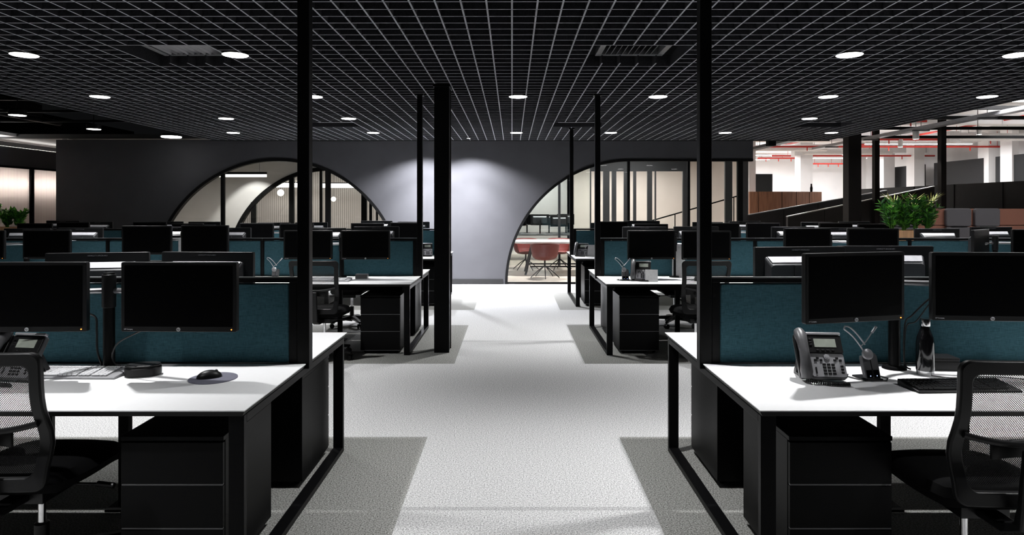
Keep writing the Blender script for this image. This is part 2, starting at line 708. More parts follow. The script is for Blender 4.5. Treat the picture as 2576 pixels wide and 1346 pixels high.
def zlow(x):
    if abs(x - AC1) < AR1:
        return math.sqrt(max(0, AR1 ** 2 - (x - AC1) ** 2))
    if x > AC2:
        return AR2
    if x > AC2 - AR2:
        return math.sqrt(max(0, AR2 ** 2 - (x - AC2) ** 2))
    return 0.0


xs = [WX0]
for c_, r_, full in ((AC1, AR1, True), (AC2, AR2, False)):
    n = 72 if full else 36
    for i in range(n + 1):
        a = PI - (PI if full else PI / 2) * i / n
        xs.append(c_ + r_ * math.cos(a))
xs.append(WX1)
T1 = 0.16
wl = MB()
for a, b in zip(xs, xs[1:]):
    za, zb = zlow(a), zlow(b)
    y0, y1 = WY, WY + T1
    wl.add([(a, y0, za), (b, y0, zb), (b, y0, WT), (a, y0, WT)], [(0, 1, 2, 3)])
    wl.add([(a, y1, za), (b, y1, zb), (b, y1, WT), (a, y1, WT)], [(3, 2, 1, 0)])
    wl.add([(a, y0, za), (b, y0, zb), (b, y1, zb), (a, y1, za)], [(3, 2, 1, 0)])
    wl.add([(a, y0, WT), (b, y0, WT), (b, y1, WT), (a, y1, WT)], [(0, 1, 2, 3)])
wl.add([(WX0, WY, 0), (WX0, WY + T1, 0), (WX0, WY + T1, WT), (WX0, WY, WT)], [(3, 2, 1, 0)])
wl.add([(WX1, WY, AR2), (WX1, WY + T1, AR2), (WX1, WY + T1, WT), (WX1, WY, WT)], [(0, 1, 2, 3)])
struct(wl.build('wall_back', M_wallgrey, smooth=False), 'grey plastered wall with two arched glazed openings')
struct(MB().box(AC1 + AR1 + 0.05, AC2 - AR2 - 0.045, WY - 0.015, WY, 0, 0.1).build('baseboard_back', M_edge, smooth=False), 'dark skirting between the two arches')
struct(MB().box(WX0, AC1 - AR1 - 0.05, WY - 0.015, WY, 0, 0.1).build('baseboard_back', M_edge, smooth=False), 'dark skirting left of the left arch')


def arc_band(mb, c_, r_, th, y0, y1, a0, a1, n=60):
    for i in range(n):
        A = a0 + (a1 - a0) * i / n
        B = a0 + (a1 - a0) * (i + 1) / n
        q = []
        for yy in (y0, y1):
            for aa, rr in ((A, r_), (B, r_), (B, r_ - th), (A, r_ - th)):
                q.append((c_ + rr * math.cos(aa), yy, rr * math.sin(aa)))
        mb.add(q, [(0, 1, 2, 3), (7, 6, 5, 4), (0, 4, 5, 1), (2, 6, 7, 3)])


def half_disc(mb, c_, r_, y, n=48):
    pts = [(c_ + r_ * math.cos(PI * i / n), y, max(0.02, r_ * math.sin(PI * i / n))) for i in range(n + 1)]
    mb.add(pts, [tuple(range(n + 1))])


# window 1: left arch
w1 = bpy.data.objects.new('window_1', None); COL.objects.link(w1)
struct(w1, 'black framed half-round glazing left of the column')
w1.location = (AC1, WY, 0)
m = MB(Matrix.Translation((-AC1, -WY, 0)))
arc_band(m, AC1, AR1 + 0.004, 0.055, WY - 0.012, WY + 0.1, 0, PI)
for px, wd in ((559.5, 0.07), (824, 0.1)):
    x = (px - 1287) * (WY + .05) / F
    m.box(x - wd / 2, x + wd / 2, WY + 0.03, WY + 0.09, 0, math.sqrt(AR1 ** 2 - (x - AC1) ** 2) - 0.02)
m.box(AC1 - AR1, AC1 + AR1, WY + 0.02, WY + 0.09, 0, 0.05)
m.build('window_frame', M_blackflat, w1, smooth=False)
m = MB(Matrix.Translation((-AC1, -WY, 0)))
half_disc(m, AC1, AR1 - 0.03, WY + 0.06)
m.build('window_pane', M_glass, w1, smooth=False)
# window 2: right opening
w2 = bpy.data.objects.new('window_2', None); COL.objects.link(w2)
struct(w2, 'black framed glazing with a rounded left side, right of the column')
w2.location = (AC2, WY, 0)
m = MB(Matrix.Translation((-AC2, -WY, 0)))
arc_band(m, AC2, AR2 + 0.004, 0.05, WY - 0.012, WY + 0.1, PI / 2, PI)
m.box(AC2, WX1, WY - 0.012, WY + 0.1, AR2 - 0.045, AR2 + 0.004)
for px, wd in ((1580, 0.05), (1731, 0.05)):
    x = (px - 1287) * (WY + .05) / F
    m.box(x - wd / 2, x + wd / 2, WY + 0.02, WY + 0.08, 0.03, AR2 - 0.02)
m.box(4.42, 4.52, WY + 0.02, WY + 0.1, 0, AR2 - 0.02)
m.box(AC2 - AR2, 4.5, WY + 0.01, WY + 0.09, 0, 0.035)
m.build('window_frame', M_blackflat, w2, smooth=False)
m = MB(Matrix.Translation((-AC2, -WY, 0)))
n = 30
pts = [(4.45, WY + 0.05, 0.02), (4.45, WY + 0.05, AR2 - 0.03)] + [(AC2 + (AR2 - 0.03) * math.cos(PI / 2 + PI / 2 * i / n), WY + 0.05, max(0.02, (AR2 - 0.03) * math.sin(PI / 2 + PI / 2 * i / n))) for i in range(n + 1)]
m.add(pts, [tuple(range(len(pts)))])
m.build('window_pane', M_glass, w2, smooth=False)

# left side wall: glazing of fluted polycarbonate
LX = -10.0
struct(MB().box(LX - 0.15, LX, -2.5, 19, 2.33, 2.70).build('wall_left', M_wallgrey, smooth=False), 'grey bulkhead over the fluted glazing')
struct(MB().box(LX - 0.9, LX - 0.8, -2.5, 19, 0, 2.66).build('wall_left', M_beige, smooth=False), 'wall behind the fluted glazing')
w3 = bpy.data.objects.new('window_3', None); COL.objects.link(w3)
struct(w3, 'fluted translucent glazing with black posts at the left')
w3.location = (LX, 13, 0)
m = MB()
for y in (-3.2, -1.6, 0.85, 3.1, 5.2):
    m.box(-0.06, 0.03, y, y + 0.09, 0, 2.33)
m.box(-0.06, 0.03, -3.2, 5.2, 2.29, 2.33)
m.build('window_frame', M_blackflat, w3, smooth=False)
MB().box(-0.02, -0.012, -3.2, 5.2, 0.02, 2.3).build('window_pane', M_poly, w3, smooth=False)

# rooms behind the arches
Y2 = 16.0
AC3, AR3 = -4.37, 2.46
wl = MB()
xs = [-8.9] + [AC3 + AR3 * math.cos(PI - PI * i / 60) for i in range(61)] + [-0.35]
for a, b in zip(xs, xs[1:]):
    za = math.sqrt(max(0, AR3 ** 2 - (a - AC3) ** 2)) if abs(a - AC3) < AR3 else 0
    zb = math.sqrt(max(0, AR3 ** 2 - (b - AC3) ** 2)) if abs(b - AC3) < AR3 else 0
    wl.add([(a, Y2, za), (b, Y2, zb), (b, Y2, 2.86), (a, Y2, 2.86)], [(0, 1, 2, 3)])
    wl.add([(a, Y2 + .1, za), (b, Y2 + .1, zb), (b, Y2 + .1, 2.86), (a, Y2 + .1, 2.86)], [(3, 2, 1, 0)])
    wl.add([(a, Y2, za), (b, Y2, zb), (b, Y2 + .1, zb), (a, Y2 + .1, za)], [(3, 2, 1, 0)])
struct(wl.build('wall_inner', M_walllight, smooth=False), 'pale wall with a second arch behind the left arch')
w4 = bpy.data.objects.new('window_4', None); COL.objects.link(w4)
struct(w4, 'second black arched frame seen through the left arch')
w4.location = (AC3, Y2, 0)
m = MB(Matrix.Translation((-AC3, -Y2, 0)))
arc_band(m, AC3, AR3 + 0.01, 0.09, Y2 - 0.02, Y2 + 0.1, 0, PI)
for px0, px1 in ((630, 642), (726, 738), (803, 809), (908, 921), (928, 934), (945, 949)):
    x0, x1 = (px0 - 1287) * Y2 / F, (px1 - 1287) * Y2 / F
    xm = (x0 + x1) / 2
    zz = math.sqrt(max(0, AR3 ** 2 - (xm - AC3) ** 2))
    m.box(x0, x1, Y2 - 0.005, Y2 + 0.06, 0, max(0.3, zz - 0.02))
m.build('window_frame', M_blackflat, w4, smooth=False)
m = MB(Matrix.Translation((-AC3, -Y2, 0)))
half_disc(m, AC3, AR3 - 0.04, Y2 + 0.05)
m.build('window_pane', M_glass, w4, smooth=False)
struct(MB().box(-8.9, -8.8, WY + T1, 20.4, 0, 2.86).build('wall_inner', M_walllight, smooth=False), 'pale left side wall of the room behind the left arch')
struct(MB().box(-0.35, -0.25, WY + T1, 20.4, 0, 2.86).build('wall_inner', M_walllight, smooth=False), 'partition between the rooms behind the two arches')
struct(MB().box(-8.8, -0.35, 20.3, 20.4, 0, 2.86).build('wall_far', M_flute, smooth=False), 'taupe fluted panelling behind the second arch')
struct(MB().box(-0.25, 1.9, 23.0, 23.1, 0, 2.86).build('wall_far', M_walllight, smooth=False), 'pale wall beyond the red chairs')
struct(MB().box(1.9, 6.95, 20.5, 20.6, 0, 3.72).build('wall_far', M_beige, smooth=False), 'warm beige wall beyond the right glazing')
struct(MB().box(4.72, 17, 27.0, 27.1, 0, 3.72).build('wall_far', M_whitewall, smooth=False), 'white end wall of the hall')
struct(MB().box(14.6, 14.75, 4, 27.0, 0, 3.72).build('wall_right', M_whitewall, smooth=False), 'white side wall of the hall')

# ------------------------------------------------------------------ ceiling lights of the main room
t_ = thing('ceiling_light', 'x', 'ceiling light', group='round downlights in the lattice ceiling')
MB().lathe([(0.088, 0.0), (0.108, 0.0), (0.108, 0.075), (0.1, 0.08), (0.0, 0.08)], n=28).build('lamp_housing', M_blackflat, t_)
MB().lathe([(0.0, -0.004), (0.1, -0.004), (0.105, 0.0), (0.105, 0.004)], n=28).build('lamp_diffuser', M_light, t_)
pl = Proto(t_)
ROWL = [
    (1.6, 'overhead row nearest the camera', [-4.1, -2.32, 2.83, 4.24]),
    (3.62, 'row above the nearest desks', [-4.77, -2.3, 0.07, 1.69, 3.66, 5.5]),
    (5.6, 'nearest row in view', [-4.09, -2.32, 2.83, 4.24]),
    (7.73, 'long middle row', [-4.77, -2.30, 0.07, 1.69, 3.66, 5.5]),
    (9.65, 'sparse third row', [-4.13, -2.36, 4.30]),
    (11.5, 'farthest row by the back wall', [-4.8, -2.39, 0.075, 1.70, 3.67, 5.5]),
]
for Y, nm, X in ROWL:
    for k, x in enumerate(X):
        o = pl.place((x, Y, CZ - 0.003), 0, 'round downlight, %s from left in the %s of the ceiling' % (ORD[k], nm))
        lamp_spot((x, Y, CZ - 0.02), P_DOWN, 98, 1.0, 0.04)
# small wall washer downlights at the lattice edge
tw = thing('wall_washer', 'x', 'ceiling light')
MB().cyl((0, 0, 0), (0, 0, 0.12), 0.04, 20).build('lamp_housing', M_blackflat, tw)
MB().cyl((0, 0, -0.002), (0, 0, 0.0), 0.03, 20).build('lamp_diffuser', M_light, tw)
pw = Proto(tw)
for x, nm in ((-1.68, 'left'), (-0.80, 'right')):
    o = pw.place((x, 12.32, CZ - 0.012), 0, 'small wall washer at the ceiling edge, %s one above the bright wall' % nm, 'wall washers')
    lamp_spot((x, 12.32, CZ - 0.018), 2000, 88, 1.0, 0.03, (0.93, 0.94, 1.0), rot=(R(3), 0, 0))
    lamp_spot((x, 12.38, CZ - 0.018), 640, 134, 0.5, 0.03, (0.93, 0.94, 1.0))

# air diffusers in the openings
tv = thing('air_diffuser', 'x', 'air vent')
m = MB()
m.box(-0.3, 0.3, -0.3, -0.25, 0, 0.06).box(-0.3, 0.3, 0.25, 0.3, 0, 0.06).box(-0.3, -0.25, -0.25, 0.25, 0, 0.06).box(0.25, 0.3, -0.25, 0.25, 0, 0.06)
m.build('diffuser_frame', M_grey, tv, bevel=0.004)
m = MB()
for k in range(9):
    x = -0.2 + 0.05 * k
    m.add([(x - 0.02, -0.25, 0.0), (x + 0.015, -0.25, 0.05), (x + 0.015, 0.25, 0.05), (x - 0.02, 0.25, 0.0),
           (x - 0.016, -0.25, 0.0), (x + 0.019, -0.25, 0.05), (x + 0.019, 0.25, 0.05), (x - 0.016, 0.25, 0.0)],
          [(0, 1, 2, 3), (7, 6, 5, 4), (0, 4, 5, 1), (2, 6, 7, 3), (1, 5, 6, 2), (3, 7, 4, 0)])
m.build('diffuser_slats', M_grey, tv, smooth=False)
MB().box(-0.28, 0.28, -0.28, 0.28, 0.06, 0.4).build('duct_box', M_felt, tv, smooth=False)
pv = Proto(tv)
for (a, b, c, d), nm in zip(HOLES, ('left, near the camera', 'centre, near the camera', 'left of centre, in the far part', 'centre, in the far part', 'right, in the far part', 'far right, near the camera')):
    pv.place(((a + b) / 2, (c + d) / 2 + 0.02, CZ + 0.07), 0, 'square air diffuser in the lattice ceiling, %s' % nm, 'air diffusers in the lattice ceiling')

# ------------------------------------------------------------------ furniture prototypes
# monitor: local origin at panel centre, screen faces -Y
tm = thing('monitor', 'x', 'monitor')
MW, MH = 0.528, 0.315
m = MB()
m.prism(rrect(MW, MH, 0.008), 'y', -0.006, 0.024)
m.build('housing', M_plastic, tm, bevel=0.003)
m = MB()
m.box(-MW / 2 + 0.017, MW / 2 - 0.017, -0.0075, -0.006, -MH / 2 + 0.024, MH / 2 - 0.016)
m.build('screen', M_screen, tm, smooth=False)
m = MB()
a = rrect(0.42, 0.215, 0.012, cz=-0.005)
b = rrect(0.385, 0.16, 0.02, cz=-0.02)
n = len(a)
vs = [(u, 0.024, w_) for u, w_ in a] + [(u, 0.068, w_) for u, w_ in b]
m.add(vs, [(i, (i + 1) % n, n + (i + 1) % n, n + i) for i in range(n)] + [tuple(range(n, 2 * n))])
m.box(-0.06, 0.06, 0.068, 0.078, -0.06, 0.06)
m.build('back_cover', M_back, tm)
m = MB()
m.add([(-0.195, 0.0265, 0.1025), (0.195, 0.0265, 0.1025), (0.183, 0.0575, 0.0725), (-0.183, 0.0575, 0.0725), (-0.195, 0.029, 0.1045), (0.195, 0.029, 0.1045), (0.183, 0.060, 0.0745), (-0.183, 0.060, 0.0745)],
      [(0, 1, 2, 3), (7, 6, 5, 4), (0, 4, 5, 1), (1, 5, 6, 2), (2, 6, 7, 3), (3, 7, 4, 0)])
m.build('top_glint_strip', M_stripglint, tm, smooth=False)  # pale strip paints the downlight caught on top of the bulge
m = MB()
m.cyl((0, -0.009, -MH / 2 + 0.0115), (0, -0.006, -MH / 2 + 0.0115), 0.0088, 24)
bd = m.build('logo_badge', M_badge, tm)
text_mesh('logo_letters', 'hp', 0.013, M_plastic, bd, (0, -0.0093, -MH / 2 + 0.0122), (PI / 2, 0, 0))
m = MB()
m.cyl((MW / 2 - 0.022, -0.0085, -MH / 2 + 0.0115), (MW / 2 - 0.022, -0.006, -MH / 2 + 0.0115), 0.0028, 12)
m.build('power_led', M_amber, tm)
text_mesh('model_lettering', 'HP Compaq', 0.008, M_badge, tm, (-MW / 2 + 0.034, -0.0063, -MH / 2 + 0.0115), (PI / 2, 0, 0))
text_mesh('back_lettering', 'HEWLETT-PACKARD', 0.011, M_dimtext, tm, (-0.0, 0.0243, MH / 2 - 0.018), (PI / 2, 0, PI))
pm = Proto(tm)

# monitor pole on the desk; arms are built per station because the screens sit at different angles
DZ = 0.73
MID = [3.37, 7.58, 10.88]
ROWN = ['nearest row', 'middle row', 'farthest row']
SIDEN = {-1: 'left of the aisle', 1: 'right of the aisle'}
BAYX = {-1: -1.075, 1: 1.0}
BAY = 1.752


def bay_name(b):
    return ['aisle-end', 'second', 'third', 'fourth'][b] + ' bay'


GAPM = 0.035   # half gap between back-to-back tops


def bench(row, s, nb):
    y = MID[row]
    x0 = -1.03 if s < 0 else 0.955
    t = thing('bench_desk', 'white-topped bench desk with black frame, %s, %s' % (ROWN[row], SIDEN[s]), 'desk', (x0, y, 0), 0, 'bench desks along the aisle')
    # local: X measured from aisle end outward (s direction)
    for b in range(nb):
        xa = 0 if b == 0 else abs(BAYX[s] - x0) + BAY * b + 0.002
        xb = abs(BAYX[s] - x0) + BAY * (b + 1) - 0.002
        for f in (-1, 1):
            m = MB()
            ya, yb = f * GAPM, f * 0.8
            m.box(s * xa, s * xb, ya, yb, DZ - 0.004, DZ, 0)
            # bevelled black edge below the white top
            zt, zb, i_ = DZ - 0.004, DZ - 0.026, 0.014
            A = [(s * xa, ya), (s * xb, ya), (s * xb, yb), (s * xa, yb)]
            B = [(s * (xa + (i_ if b == 0 else 0)), ya), (s * xb, ya), (s * xb, yb - f * i_), (s * (xa + (i_ if b == 0 else 0)), yb - f * i_)]
            vs = [(u, v, zt) for u, v in A] + [(u, v, zb) for u, v in B]
            fs = [(0, 1, 2, 3), (7, 6, 5, 4)] + [(i, (i + 1) % 4, 4 + (i + 1) % 4, 4 + i) for i in range(4)]
            m.add(vs, fs, 1)
            o = m.build('desktop', [M_white, M_edge], t, smooth=False)
            bm = bmesh.new(); bm.from_mesh(o.data)
            bmesh.ops.recalc_face_normals(bm, faces=bm.faces); bm.to_mesh(o.data); bm.free()
    # loop frames
    for b in range(nb + 1):
        xa = 0.012 if b == 0 else abs(BAYX[s] - x0) + BAY * b - 0.03
        xb = xa + 0.06
        m = MB()
        if b == 0 or b == nb:
            m.box(s * xa, s * xb, -0.775, -0.745, 0.0, DZ - 0.027)
            m.box(s * xa, s * xb, 0.745, 0.775, 0.0, DZ - 0.027)
            m.box(s * xa, s * xb, -0.745, 0.745, 0.0, 0.03)
            m.box(s * xa, s * xb, -0.745, 0.745, DZ - 0.06, DZ - 0.027)
        else:
            m.box(s * xa, s * xb, -0.72, -0.69, 0.0, DZ - 0.027)
            m.box(s * xa, s * xb, 0.69, 0.72, 0.0, DZ - 0.027)
            m.box(s * xa, s * xb, -0.69, 0.69, 0.0, 0.03)
            m.box(s * xa, s * xb, -0.69, 0.69, DZ - 0.06, DZ - 0.027)
        m.build('leg_frame', M_black, t, bevel=0.002, smooth=False)
    L = abs(BAYX[s] - x0) + BAY * nb
    for f in (-1, 1):
        MB().box(s * 0.08, s * (L - 0.04), f * 0.43, f * 0.47, DZ - 0.065, DZ - 0.027).build('crossbeam', M_black, t, smooth=False)
    for b in range(nb):
        xa = abs(BAYX[s] - x0) + BAY * b + 0.12
        xb = xa + BAY - 0.26
        m = MB()
        for f in (-1, 1):
            m.box(s * xa, s * xb, f * 0.07, f * 0.30, DZ - 0.125, DZ - 0.121)
            m.box(s * xa, s * xb, f * 0.30, f * 0.304, DZ - 0.125, DZ - 0.085)
            for k in range(10):
                xx = xa + (xb - xa) * (k + 0.5) / 10
                m.box(s * xx, s * (xx + 0.012), f * 0.30, f * 0.304, DZ - 0.085, DZ - 0.03)
        m.build('cable_tray', M_blackflat, t, smooth=False)
        # loose cables along the tray
        m = MB()
        for k in range(3):
            pts = [(s * (xa + (xb - xa) * q / 14), -0.28 + 0.04 * k + random.uniform(-.012, .012), DZ - 0.105 + random.uniform(-.02, .02)) for q in range(15)]
            m.tube(pts, 0.005, 6)
        m.build('cable_bundle', M_grey, t)
        xc = abs(BAYX[s] - x0) + BAY * (b + 0.5)
        m = MB()
        m.box(s * (xc - 0.025), s * (xc + 0.025), -0.02, 0.02, 0.0, DZ - 0.125)
        m.box(s * (xc - 0.07), s * (xc + 0.07), -0.06, 0.06, 0.0, 0.012)
        m.build('cable_riser', M_blackflat, t, bevel=0.002, smooth=False)
    return t


NB = {(0, -1): 2, (0, 1): 2, (1, -1): 3, (1, 1): 3, (2, -1): 4, (2, 1): 3}
for (row, s), nb in NB.items():
    bench(row, s, nb)
    # fabric screens standing between the tops
    for b in range(nb):
        xa = BAYX[s] + s * BAY * b + s * (0.003 if b else 0.003)
        t = thing('privacy_screen', 'teal desk screen in black frame, %s, %s, %s' % (ROWN[row], SIDEN[s], bay_name(b)), 'desk screen', (xa, MID[row], 0), 0, 'teal desk screens')
        Lb = BAY - 0.006
        m = MB()
        m.box(0, s * Lb, -0.022, 0.022, 1.135, 1.157)
        e = 0.04 if b == 0 else 0.016
        m.box(0, s * e, -0.022, 0.022, 0.69, 1.135)
        m.box(s * (Lb - 0.016), s * Lb, -0.022, 0.022, 0.69, 1.135)
        m.box(s * e, s * (Lb - 0.016), -0.02, 0.02, 0.69, 0.728)
        m.build('screen_frame', M_black, t, bevel=0.002, smooth=False)
        m = MB()
        w_, h = Lb - 0.016 - e - 0.004, 1.128 - 0.732
        m.prism(rrect(w_, h, 0.012, cx=s * (e + 0.002 + w_ / 2), cz=0.732 + h / 2), 'y', -0.02, 0.02)
        m.build('fabric_panel', M_teal, t, bevel=0.006, seg=3)
        MB().box(s * 0.0, s * Lb, -0.012, 0.012, 1.157, 1.161).build('top_cap', M_alu, t, smooth=False)
    # post
    xp0, xp1 = (-1.075, -1.015) if s < 0 else (0.94, 1.0)
    t = thing('support_post', 'slim black post from desk to ceiling, %s, %s' % (ROWN[row], SIDEN[s]), 'post', ((xp0 + xp1) / 2, MID[row], 0), 0, 'slim black posts along the aisle')
    top = 2.772
    m = MB()
    m.box(-0.03, 0.03, -0.03, 0.03, DZ - 0.027, top)
    m.build('post_shaft', M_black, t, bevel=0.003, smooth=False)
    m = MB()
    m.box(-0.045, 0.045, -0.045, 0.045, top, CZ + 0.001)
    m.build('head_plate', M_black, t, smooth=False)

# big column
t = thing('column', 'broad black steel column standing in the aisle left of the bright wall', 'column', (-0.73, 7.04, 0))
m = MB()
m.box(-0.078, 0.078, -0.115, -0.10, 0, 2.76).box(-0.07, 0.07, -0.10, 0.10, 0, 2.76).box(-0.078, 0.078, 0.10, 0.115, 0, 2.76)
m.build('column_shaft', M_black, t, bevel=0.002, smooth=False)
MB().box(-0.088, 0.088, -0.125, 0.125, 2.76, CZ + 0.0).build('column_head', M_black, t, smooth=False)


# monitor placing ------------------------------------------------
def arm_set(row, s, b, f, cx, mons, polex=None, side=''):
    """pole + arms thing. mons: list of (x, dist, yaw, zc)"""
    y = MID[row]
    px = cx if polex is None else polex
    py = f * 0.13
    t = thing('monitor_mount', 'black twin monitor pole, %s side, %s, %s, %s' % ('near' if f < 0 else 'far', bay_name(b), ROWN[row], SIDEN[s]), 'monitor stand', (px, y + py, DZ), 0, 'twin monitor arms')
    m = MB()
    m.lathe([(0.0, 0.0), (0.055, 0.0), (0.05, 0.012), (0.03, 0.016), (0.0, 0.016)], n=24)
    m.build('base_plate', M_black, t)
    m = MB()
    m.cyl((0, 0, 0.015), (0, 0, 0.465), 0.026, 24)
    m.build('pole', M_black, t, bevel=0.002)
    m = MB()
    zc = sum(q[3] for q in mons) / len(mons) - DZ
    m.cyl((0, 0, zc - 0.08), (0, 0, zc + 0.08), 0.031, 24)
    m.build('collar', M_plastic, t, bevel=0.003)
    for (mx, dist, yaw, mz) in mons:
        bx, by = mx - px, f * (dist - 0.13)
        # attachment point behind the panel
        ax = bx + math.sin(yaw) * 0.085 * (-f)
        ay = by - f * math.cos(yaw) * 0.085
        if f > 0:
            ax = bx - math.sin(yaw) * 0.085 * f
        m = MB()
        sg = 1 if bx > 0 else -1
        m.tube([(sg * 0.03, 0, mz - DZ), (sg * 0.09, f * 0.02, mz - DZ), (ax - sg * 0.05, ay - f * 0.01, mz - DZ), (ax, ay, mz - DZ)], 0.014, 10)
        o = m.build('arm', M_alu, t)
    return t


def put_mon(row, s, b, f, x, dist, yaw, zc, which):
    """yaw>0 turns the screen counter clockwise seen from above"""
    y = MID[row] + f * dist
    rz = yaw + (0 if f < 0 else PI)
    lab = 'black monitor, %s side, %s of pair, %s, %s, %s' % ('near' if f < 0 else 'far', which, bay_name(b), ROWN[row], SIDEN[s])
    pm.place((x, y, zc), rz, lab, 'monitors facing the camera' if f < 0 else 'monitors seen from behind')


ZM = 1.11
MON = {
    # (row, side, bay, face): [(x, dist, yawdeg, zc), ...]   from left to right in the photo
    (0, -1, 0, -1): [(-2.19, 0.35, 1.5, 1.107), (-1.505, 0.35, -1.5, 1.107)],
    (0, -1, 0, 1): [(-2.33, 0.40, 12, 1.10), (-1.70, 0.38, -4, 1.105)],
    (0, 1, 0, -1): [(1.555, 0.345, 14, 1.15), (2.205, 0.30, -5, 1.147)],
    (0, 1, 0, 1): [(1.60, 0.36, 6, 1.135), (2.12, 0.44, -3, 1.135)],
    (1, -1, 0, -1): [(-2.215, 0.33, 0, 1.10), (-1.59, 0.33, 2, 1.10)],
    (1, -1, 1, -1): [(-3.98, 0.30, 3, 1.15), (-3.35, 0.30, -3, 1.155)],
    (1, -1, 2, -1): [(-5.78, 0.33, 3, 1.10), (-5.05, 0.33, -2, 1.105)],
    (1, 1, 0, -1): [(1.515, 0.33, 4, 1.10), (2.11, 0.33, -3, 1.095)],
    (1, 1, 1, -1): [(3.20, 0.35, 5, 1.125), (3.88, 0.40, -6, 1.125)],
    (1, 1, 2, -1): [(5.08, 0.35, 40, 1.11), (5.70, 0.33, -2, 1.11)],
}
for (row, s), nb in NB.items():
    for b in range(nb):
        if row == 0 and b > 0:
            continue
        cx = BAYX[s] + s * BAY * (b + 0.5)
        for f in (-1, 1):
            key = (row, s, b, f)
            if key in MON:
                L = MON[key]
            else:
                rr = random.Random(hash(key) % 1000 + row * 7 + b * 3 + f)
                j = rr.uniform(-0.04, 0.04)
                L = [(cx - 0.31 + j, 0.33 + rr.uniform(-.04, .05), rr.uniform(-7, 7), ZM + rr.uniform(-.025, .015)),
                     (cx + 0.31 + j, 0.33 + rr.uniform(-.04, .05), rr.uniform(-7, 7), ZM + rr.uniform(-.025, .015))]
            px = {(0, -1, 0, -1): -1.955, (0, 1, 0, -1): 1.855, (1, -1, 0, -1): -1.90, (1, 1, 0, -1): 1.81}.get(key, (L[0][0] + L[1][0]) / 2)
            arm_set(row, s, b, f, cx, [(a, d, R(y_), z_) for a, d, y_, z_ in L], px)
            for (a, d, y_, z_), wh in zip(L, ('left', 'right')):
                put_mon(row, s, b, f, a, d, R(y_), z_, wh)

# pedestals --------------------------------------------------------
tp = thing('drawer_pedestal', 'x', 'drawer pedestal')
# local: front faces -Y, origin at floor centre
PW, PD, PH = 0.41, 0.53, 0.60
m = MB()
m.box(-PW / 2, PW / 2, -PD / 2 + 0.02, PD / 2, 0.035, PH - 0.018)
m.build('cabinet_body', M_black, tp, bevel=0.002, smooth=False)
MB().box(-PW / 2 - 0.001, PW / 2 + 0.001, -PD / 2, PD / 2 + 0.001, PH - 0.018, PH).build('cabinet_top', M_black, tp, bevel=0.002, smooth=False)
for k, (z0, z1) in enumerate(((0.41, 0.575), (0.235, 0.402), (0.04, 0.227))):
    d = MB().box(-PW / 2 + 0.002, PW / 2 - 0.002, -PD / 2, -PD / 2 + 0.019, z0, z1).build('drawer', M_black, tp, bevel=0.0015, smooth=False)
    MB().box(-PW / 2 + 0.004, PW / 2 - 0.004, -PD / 2 + 0.002, -PD / 2 + 0.018, z0 - 0.0065, z0 - 0.0005).build('finger_pull', M_grey, d, smooth=False)
for x in (-1, 1):
    for y in (-1, 1):
        MB().cyl((x * 0.16, y * 0.2 - 0.012, 0.018), (x * 0.16, y * 0.2 + 0.012, 0.018), 0.0178, 14).build('castor', M_blackflat, tp)
pp = Proto(tp)
for row in range(3):
    for s in (-1, 1):
        xc = -1.355 if s < 0 else 1.31
        pp.place((xc, MID[row] - 0.445, 0), 0, 'black three-drawer pedestal under the near side, %s, %s' % (ROWN[row], SIDEN[s]), 'pedestals under the aisle-end desks')
        pp.place((xc + (0.02 if s < 0 else 0), MID[row] + 0.49, 0), PI, 'black three-drawer pedestal under the far side, %s, %s' % (ROWN[row], SIDEN[s]), 'pedestals under the aisle-end desks')

# task chair --------------------------------------------------------
tc = thing('task_chair', 'x', 'office chair')


def backy(u, z):
    # rear face curve of the back: wraps forward at the sides, leans back at the top
    k = (z - 0.5) / 0.5
    return -0.27 - 0.07 * k + 0.30 * u * u + 0.05 * math.exp(-((z - 0.66) / 0.1) ** 2)


def backw(z):
    k = (z - 0.5) / 0.5
    return 0.24 - 0.03 * (1 - k) ** 2


def outline(scale_in, zlo, zhi, r=0.05, n=6):
    pts = []
    for qx, qz, a0 in ((1, 1, 0), (-1, 1, 90), (-1, -1, 180), (1, -1, 270)):
        cz = (zhi - r) if qz > 0 else (zlo + r)
        for i in range(n + 1):
            a = R(a0 + 90 * i / n)
            z = cz + r * math.sin(a)
            hw = backw(z) - scale_in
            pts.append((qx * (hw - r) + r * math.cos(a), z))
    # add intermediate points on long sides handled by many corner points only
    res = []
    for i, p in enumerate(pts):
        q = pts[(i + 1) % len(pts)]
        res.append(p)
        dist = math.hypot(q[0] - p[0], q[1] - p[1])
        k = int(dist / 0.05)
        for j in range(1, k + 1):
            u = j / (k + 1)
            z = p[1] + (q[1] - p[1]) * u
            x = p[0] + (q[0] - p[0]) * u
            res.append((x, z))
    return res


oo = outline(0.0, 0.48, 1.0, 0.035)
nn = len(oo)
cxz = (0, 0.75)


def shrink(p, d):
    x, z = p
    hw = backw(min(max(z, 0.5), 1.0))
    sx = (hw - d) / hw
    sz = (0.25 - d * 1.15) / 0.25
    return (x * sx, 0.75 + (z - 0.75) * sz)


ii = [shrink(p, 0.042) for p in oo]
m = MB()
vs = []
for dy in (0.0, -0.026):
    vs += [(x, backy(x, z) + dy, z) for x, z in oo]
    vs += [(x, backy(x, z) + dy, z) for x, z in ii]
fs = []
for i in range(nn):
    j = (i + 1) % nn
    fs.append((i, j, nn + j, nn + i)[::-1])
    fs.append((2 * nn + i, 2 * nn + j, 3 * nn + j, 3 * nn + i))
    fs.append((i, j, 2 * nn + j, 2 * nn + i))
    fs.append((nn + i, nn + j, 3 * nn + j, 3 * nn + i)[::-1])
m.add(vs, fs)
o = m.build('back_frame', M_plastic, tc, bevel=0.006)
m = MB()


